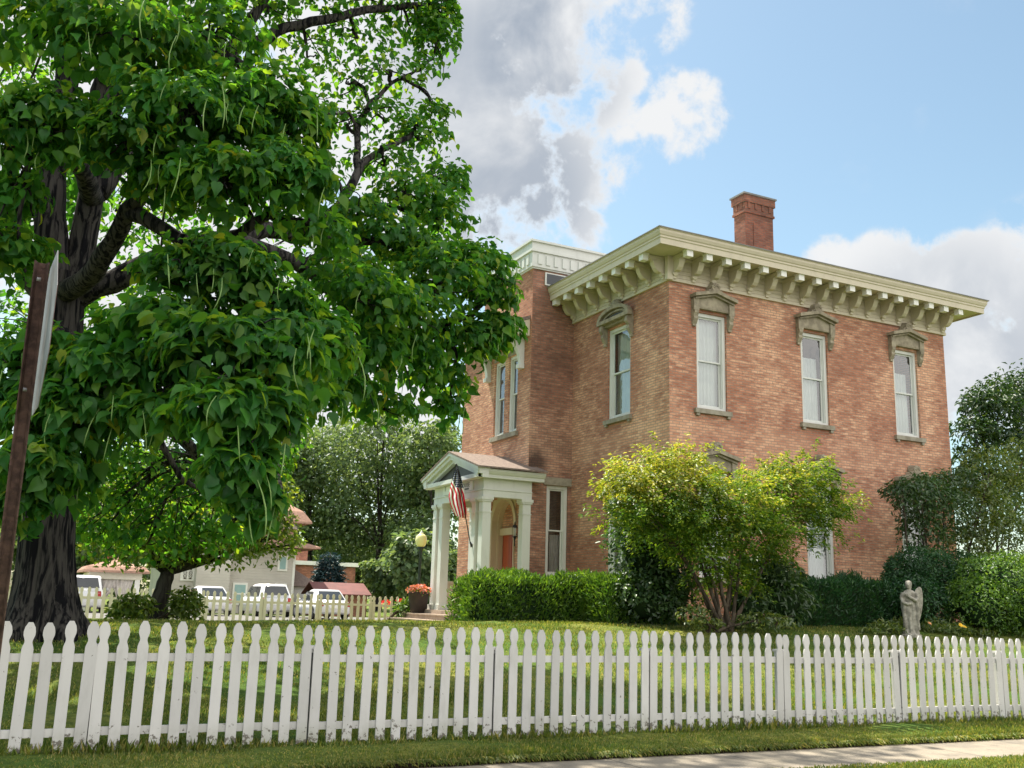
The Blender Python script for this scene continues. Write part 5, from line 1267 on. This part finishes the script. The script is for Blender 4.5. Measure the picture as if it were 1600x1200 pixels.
mb = MB(); mb.box((np_.x-.16, np_.y-.01, np_.z-.14), (np_.x+.16, np_.y+.01, np_.z+.16)); part('board', mb, M['pinkcard'], nts)
mb = MB(); mb.box((np_.x-.02, np_.y+.011, .5), (np_.x+.02, np_.y+.04, np_.z+.1)); part('stake', mb, M['black'], nts)
for i, (x, y) in enumerate(((603, 943), (627, 941))):
    c = at_d(x, y, 36); q = thing('red_flowers', ('red blooms showing above the old fence pickets', 'red blooms above the old fence nearest the steps')[i], 'flower', (c.x, c.y, .5))
    L_ = Leafer(130+i); L_.clump(c, (.18, .18, .14), 60, .09, .8); L_.build('flowers', M['flower_red'], q)
    mb = MB(); mb.tube([(c.x, c.y, .4), (c.x+.03, c.y, .9), tuple(c)], [.015, .012, .01], 6); part('stems', mb, M['lamp_green'], q)

# ------------------------------------------------------------------ parked cars
def car(label, px, py_roof, D, L=4.5, Wd=1.84, Hh=1.65, yaw=0.0, suv=True, mname='car_white'):
    c = at_d(px, py_roof, D); g = H(c.x, c.y)+.03; zt = c.z; base = max(g, zt-Hh)
    t = thing('parked_car', label, 'car', (c.x, c.y, base), 'white cars parked behind the old picket fence')
    cs, sn_ = math.cos(yaw), math.sin(yaw)
    def Q(x, y, z): return Vector((c.x + x*cs - y*sn_, c.y + x*sn_ + y*cs, base+z))    # y: 0 rear .. L front, x across
    hw = Wd/2; belt = Hh*.60
    bm = bmesh.new()
    def ringpts(y, z0, z1, w0, w1): return [Q(-w0, y, z0), Q(w0, y, z0), Q(w1, y, z1), Q(-w1, y, z1)]
    secs = [(0.0, .42, belt*.92, hw*.86, hw*.80), (.10, .30, belt*.98, hw*.94, hw*.88), (.5, .26, belt, hw, hw*.93), (L*.5, .24, belt, hw, hw*.93), (L*.74, .26, belt*.97, hw, hw*.92), (L*.93, .28, belt*.80, hw*.95, hw*.84), (L, .38, belt*.66, hw*.80, hw*.70)]
    rows = [[bm.verts.new(p) for p in ringpts(*s_)] for s_ in secs]
    for a, b_ in zip(rows, rows[1:]):
        for k in range(4): bm.faces.new((a[k], a[(k+1) % 4], b_[(k+1) % 4], b_[k]))
    bm.faces.new(tuple(reversed(rows[0]))); bm.faces.new(tuple(rows[-1]))
    r_top = .50 if suv else 1.15; f_top = L*.52 if suv else L*.48
    cab = [(.06 if suv else .34, belt*.97, hw*.86), (r_top, Hh*.985, hw*.68), ((r_top+f_top)/2, Hh, hw*.70), (f_top, Hh*.97, hw*.68), (L*.70, belt*.98, hw*.86)]
    pr = [[bm.verts.new(Q(-w_, y, z)), bm.verts.new(Q(w_, y, z))] for y, z, w_ in cab]
    bt = [[bm.verts.new(Q(-hw*.90, y, belt*.9)), bm.verts.new(Q(hw*.90, y, belt*.9))] for y, z, w_ in cab]
    for i in range(len(cab)-1):
        bm.faces.new((pr[i][0], pr[i][1], pr[i+1][1], pr[i+1][0]))
        for s_ in (0, 1): bm.faces.new((pr[i][s_], pr[i+1][s_], bt[i+1][s_], bt[i][s_]))
    bmesh.ops.recalc_face_normals(bm, faces=bm.faces)
    bmesh.ops.bevel(bm, geom=[e for e in bm.edges if len(e.link_faces) == 2], offset=.045, segments=2, affect='EDGES')
    me = bpy.data.meshes.new('body'); bm.to_mesh(me); bm.free(); me.materials.append(M[mname]); me.polygons.foreach_set('use_smooth', [True]*len(me.polygons)); link('body', me, t)
    def quad(name, pts, mat, off):
        n = (pts[1]-pts[0]).cross(pts[2]-pts[1]).normalized(); mb = MB(); mb.prism([p + n*off for p in pts], -n*.02); part(name, mb, mat, t)
    y0, z0, w0 = cab[0]; y1, z1, w1 = cab[1]
    def lerp(a, b_, f): return a + (b_-a)*f
    quad('rear_window', [Q(-lerp(w0, w1, .2)*.88, lerp(y0, y1, .2), lerp(z0, z1, .2)), Q(lerp(w0, w1, .2)*.88, lerp(y0, y1, .2), lerp(z0, z1, .2)), Q(lerp(w0, w1, .85)*.84, lerp(y0, y1, .85), lerp(z0, z1, .85)), Q(-lerp(w0, w1, .85)*.84, lerp(y0, y1, .85), lerp(z0, z1, .85))], M['car_glass'], .03)
    for s_ in (-1, 1):
        xs_ = lambda z: s_*(hw*.90 + (hw*.68-hw*.90)*((z-belt*.9)/(Hh-belt*.9)))
        for (ya, yb, yc_, yd) in ((r_top+.10, r_top+.75, r_top+.72, r_top+.25), (r_top+.82, f_top+.15, f_top-.12, r_top+.80), (f_top+.20, L*.655, f_top+.28, f_top-.05)):
            za, zb = belt*1.03, Hh*.91
            pts = [Q(xs_(za), ya, za), Q(xs_(za), yb, za), Q(xs_(zb), yc_, zb), Q(xs_(zb), yd, zb)]
            if s_ < 0: pts.reverse()
            quad('side_window', pts, M['car_glass'], .03)
        quad('tail_light', [Q(s_*hw*.86, -.005, belt*.72), Q(s_*hw*.62, -.005, belt*.74), Q(s_*hw*.66, .05, belt*.95), Q(s_*hw*.83, .05, belt*.95)] if s_ < 0 else [Q(s_*hw*.62, -.005, belt*.74), Q(s_*hw*.86, -.005, belt*.72), Q(s_*hw*.83, .05, belt*.95), Q(s_*hw*.66, .05, belt*.95)], M['red_lens'], .03)
        mb = MB(); mb.lathe((0, 0, 0), [(.0, -.07), (.05, -.08), (.08, 0), (.05, .08), (0, .07)], 8); mb.v = [tuple(Q(s_*(hw+.06), L*.62, belt*1.05) + Vector(v)) for v in mb.v]; part('mirror', mb, M[mname], t)
        for yw in (L*.18, L*.80):
            mb = MB(); mb.tube([Q(s_*(hw-.20), yw, .33), Q(s_*(hw+.01), yw, .33)], .33, 18, True, False); w_ = part('wheel', mb, M['tyre'], t)
            mb = MB(); mb.tube([Q(s_*(hw-.01), yw, .33), Q(s_*(hw+.02), yw, .33)], .20, 14, True, False); part('rim', mb, M['alu'], w_)
    quad('number_plate', [Q(-.26, .0, belt*.62), Q(.26, .0, belt*.62), Q(.26, .0, belt*.75), Q(-.26, .0, belt*.75)], M['signboard'], .03)
car('white sport utility car with a wide dark rear window, tallest of the parked cars', 434, 919, 53, 4.6, 1.86, 1.72, .06, True)
car('white low car parked left of the tall white utility car', 340, 928, 51.5, 4.5, 1.84, 1.50, .10, False)
car('white car with its rear to the fence next to the maroon-roofed shed', 524, 929, 50.5, 4.5, 1.86, 1.50, .04, False)
car('white car half hidden behind the big tree trunk', 132, 921, 50, 4.7, 1.9, 1.85, -.1, True)

# ------------------------------------------------------------------ buildings behind
gh = thing('grey_house', 'grey lap-sided house with flared reddish roofs behind the parked cars', 'house', (10, 66, .35))
Yg = 64.0
def gx(px): return at_y(px, 930, Yg).x
xr, xl = gx(457), gx(262); zt1 = at_y(470, 858, Yg).z; zt2 = at_y(455, 818, Yg).z
mb = MB(); mb.box((xl, Yg, .2), (xr, Yg+9, zt2)); mb.box((gx(300), Yg-.9, .2), (gx(352), Yg-.001, zt1)); part('wall', mb, M['siding'], gh)
mb = MB(); mb.box((xr-.12, Yg-.03, .2), (xr+.03, Yg-.001, zt1)); part('corner_board', mb, M['signboard'], gh)
def flared(mb, x0, x1, y0, y1, z, over, rise, inset):
    rings = [(over, 0), (over-.02, .12), (over*.35, .12+rise*.22), (-inset*.35, rise*.55), (-inset, rise)]
    vs = []
    for q, dz in rings: vs += [(x0-q, y0-q, z+dz), (x1+q, y0-q, z+dz), (x1+q, y1+q, z+dz), (x0-q, y1+q, z+dz)]
    n = len(rings); mb.add(vs, [(0, 3, 2, 1), tuple((n-1)*4+k for k in range(4))] + [(i*4+k, i*4+(k+1) % 4, (i+1)*4+(k+1) % 4, (i+1)*4+k) for i in range(n-1) for k in range(4)])
mb = MB(); flared(mb, xl, xr, Yg, Yg+9, zt2, .75, 3.0, 3.2); part('roof', mb, M['terracotta'], gh)
mb = MB(); flared(mb, xl-.02, xr+.02, Yg-.02, Yg+9, zt1, 1.25, 1.25, .02); part('skirt_roof', mb, M['terracotta'], gh)
def gwin(px0, py0, px1, py1, mat, Yw, name='window', label=None):
    a, b_ = at_y(px0, py1, Yw), at_y(px1, py0, Yw)
    mb = MB(); mb.box((a.x, Yw-.08, a.z), (b_.x, Yw-.002, b_.z)); w_ = part(name, mb, M['signboard'], gh, label)
    mb = MB(); e = .12; mb.box((a.x+e, Yw-.10, a.z+e), (b_.x-e, Yw-.081, b_.z-e)); part('pane', mb, mat, w_)
    if b_.z-a.z > 1: 
        mb = MB(); zc = (a.z+b_.z)/2; mb.box((a.x+e, Yw-.12, zc-.04), (b_.x-e, Yw-.101, zc+.04)); part('meeting_rail', mb, M['signboard'], w_)
gwin(361, 911, 387, 945, M['tealblind'], Yg); gwin(428, 912, 448, 930, M['drape'], Yg); gwin(433, 868, 450, 892, M['tealblind'], Yg)
a, b_ = at_y(281, 907, Yg), at_y(322, 886, Yg)
mb = MB(); mb.box((a.x, Yg-.98, a.z), (b_.x, Yg-.90, b_.z)) if False else mb.box((a.x, Yg-.08, a.z), (b_.x, Yg-.002, b_.z)); lw = part('window', mb, M['signboard'], gh, 'row of four arched leaded lights')
for k in range(4):
    w_ = (b_.x-a.x-.2)/4; x0 = a.x+.1+w_*k+.06; x1 = x0+w_-.12; mb = MB(); pts = [(x0, Yg-.10, a.z+.1), (x1, Yg-.10, a.z+.1), (x1, Yg-.10, b_.z-.25), ((x0+x1)/2, Yg-.10, b_.z-.08), (x0, Yg-.10, b_.z-.25)]
    mb.prism(pts, (0, .018, 0)); part('pane', mb, M['car_glass'], lw)
    mb = MB()
    for s_ in (-1, 1):
        for q in range(-1, 3): 
            zc = a.z+.15+q*.22; mb.tube([(x0 if s_ > 0 else x1, Yg-.11, max(a.z+.1, zc)), (x1 if s_ > 0 else x0, Yg-.11, min(b_.z-.2, zc+.45))], .014, 4)
    part('leading', mb, M['signboard'], lw)
# curtained garden porch
gp_ = thing('curtained_porch', 'open white porch with tied-back curtains and a reddish hip roof left of the grey house', 'pavilion', at_y(180, 945, 58))
Yv = 58.0; a, b_ = at_y(139, 900, Yv), at_y(222, 900, Yv); zb = at_y(180, 905, Yv).z; zt = at_y(180, 895, Yv).z
mb = MB(); mb.box((a.x, Yv, zb), (b_.x, Yv+.25, zt)); mb.box((a.x, Yv+4, zb), (b_.x, Yv+4.25, zt)); mb.box((a.x, Yv+.25, zb), (a.x+.25, Yv+4, zt)); mb.box((b_.x-.25, Yv+.25, zb), (b_.x, Yv+4, zt)); part('beam', mb, M['cream_light'], gp_)
for x in (a.x+.15, b_.x-.2):
    for y in (Yv+.12, Yv+4.12): mb = MB(); mb.box((x-.13, y-.10, .3), (x+.13, y+.12, zb-.002)); part('post', mb, M['signboard'], gp_)
mb = MB(); flared(mb, a.x, b_.x, Yv, Yv+4.2, zt+.002, .35, .95, 1.6); part('roof', mb, M['terracotta'], gp_)
FP = Frame((0, Yv+.15, 0), (1, 0, 0), (0, -1, 0))
for (u0_, u1_, lo) in ((a.x+.32, a.x+1.55, -.8), (b_.x-1.45, b_.x-.4, .35)):
    mb = wavy(FP, u0_, u1_, .6, zb-.01, 0, 5, .05, 3)
    v2 = []
    for (x, y, z) in mb.v:
        f = (zb-z)/(zb-.6); anchor = u0_+.15 if lo < 0 else (u0_+u1_)/2
        g_ = 1-.62*sst(f*1.25); v2.append((anchor+(x-anchor)*g_, y, z))
    mb.v = v2; part('curtain', mb, M['drape'], gp_)
# garage
gr = thing('garage', 'low white-sided garage with a brown hip roof beside the grey house', 'garage', at_y(480, 945, 65))
Yq = 65.0; a, b_ = at_y(452, 915, Yq), at_y(492, 915, Yq)
mb = MB(); mb.box((a.x, Yq, .2), (b_.x, Yq+5, a.z-.02)); part('wall', mb, M['siding_white'], gr)
mb = MB(); z0 = a.z; zr = at_y(470, 896, Yq).z+.5
mb.add([(a.x-.3, Yq-.3, z0), (b_.x+.4, Yq-.3, z0-.03), (b_.x+.4, Yq+5.3, z0), (a.x-.3, Yq+5.3, z0), (a.x, Yq+2.5, zr), (a.x+.6, Yq+2.5, zr)], [(0, 1, 5, 4), (1, 2, 5), (2, 3, 4, 5), (0, 4, 3), (3, 2, 1, 0)]); part('roof', mb, M['shingle'], gr)
# shed
shd = thing('shed', 'small brown shed with a maroon metal roof behind the cars', 'shed', at_y(535, 945, 61))
Yq = 61.0; a, b_ = at_y(494, 927, Yq), at_y(581, 927, Yq); zr = at_y(535, 913, Yq).z+.12
mb = MB(); mb.box((a.x+.2, Yq+.3, .2), (b_.x-.2, Yq+3.2, a.z-.02)); part('wall', mb, M['brick_red'], shd)
mb = MB(); z0 = a.z; mb.prism([(a.x, Yq, z0), (a.x, Yq+1.75, zr), (a.x, Yq+3.5, z0), (a.x, Yq+3.5, z0-.06), (a.x, Yq+1.75, zr-.06), (a.x, Yq, z0-.06)], (b_.x-a.x, 0, 0))
part('roof', mb, M['maroon'], shd)
# flat-roofed brick building
fb = thing('brick_building', 'flat-roofed dark brick building with a white roof edge behind the spruce', 'building', at_y(515, 945, 76))
Yq = 76.0; a, b_ = at_y(462, 882, Yq), at_y(556, 882, Yq)
mb = MB(); mb.box((a.x, Yq, .2), (b_.x, Yq+9, a.z)); mb.box((at_y(473, 870, Yq).x, Yq+1, a.z+.3), (at_y(486, 870, Yq).x, Yq+2.2, at_y(480, 858, Yq).z)); part('wall', mb, M['brick_red'], fb)
mb = MB(); mb.box((a.x-.2, Yq-.2, a.z+.002), (b_.x+.2, Yq+9.2, a.z+.30)); part('roof', mb, M['signboard'], fb)
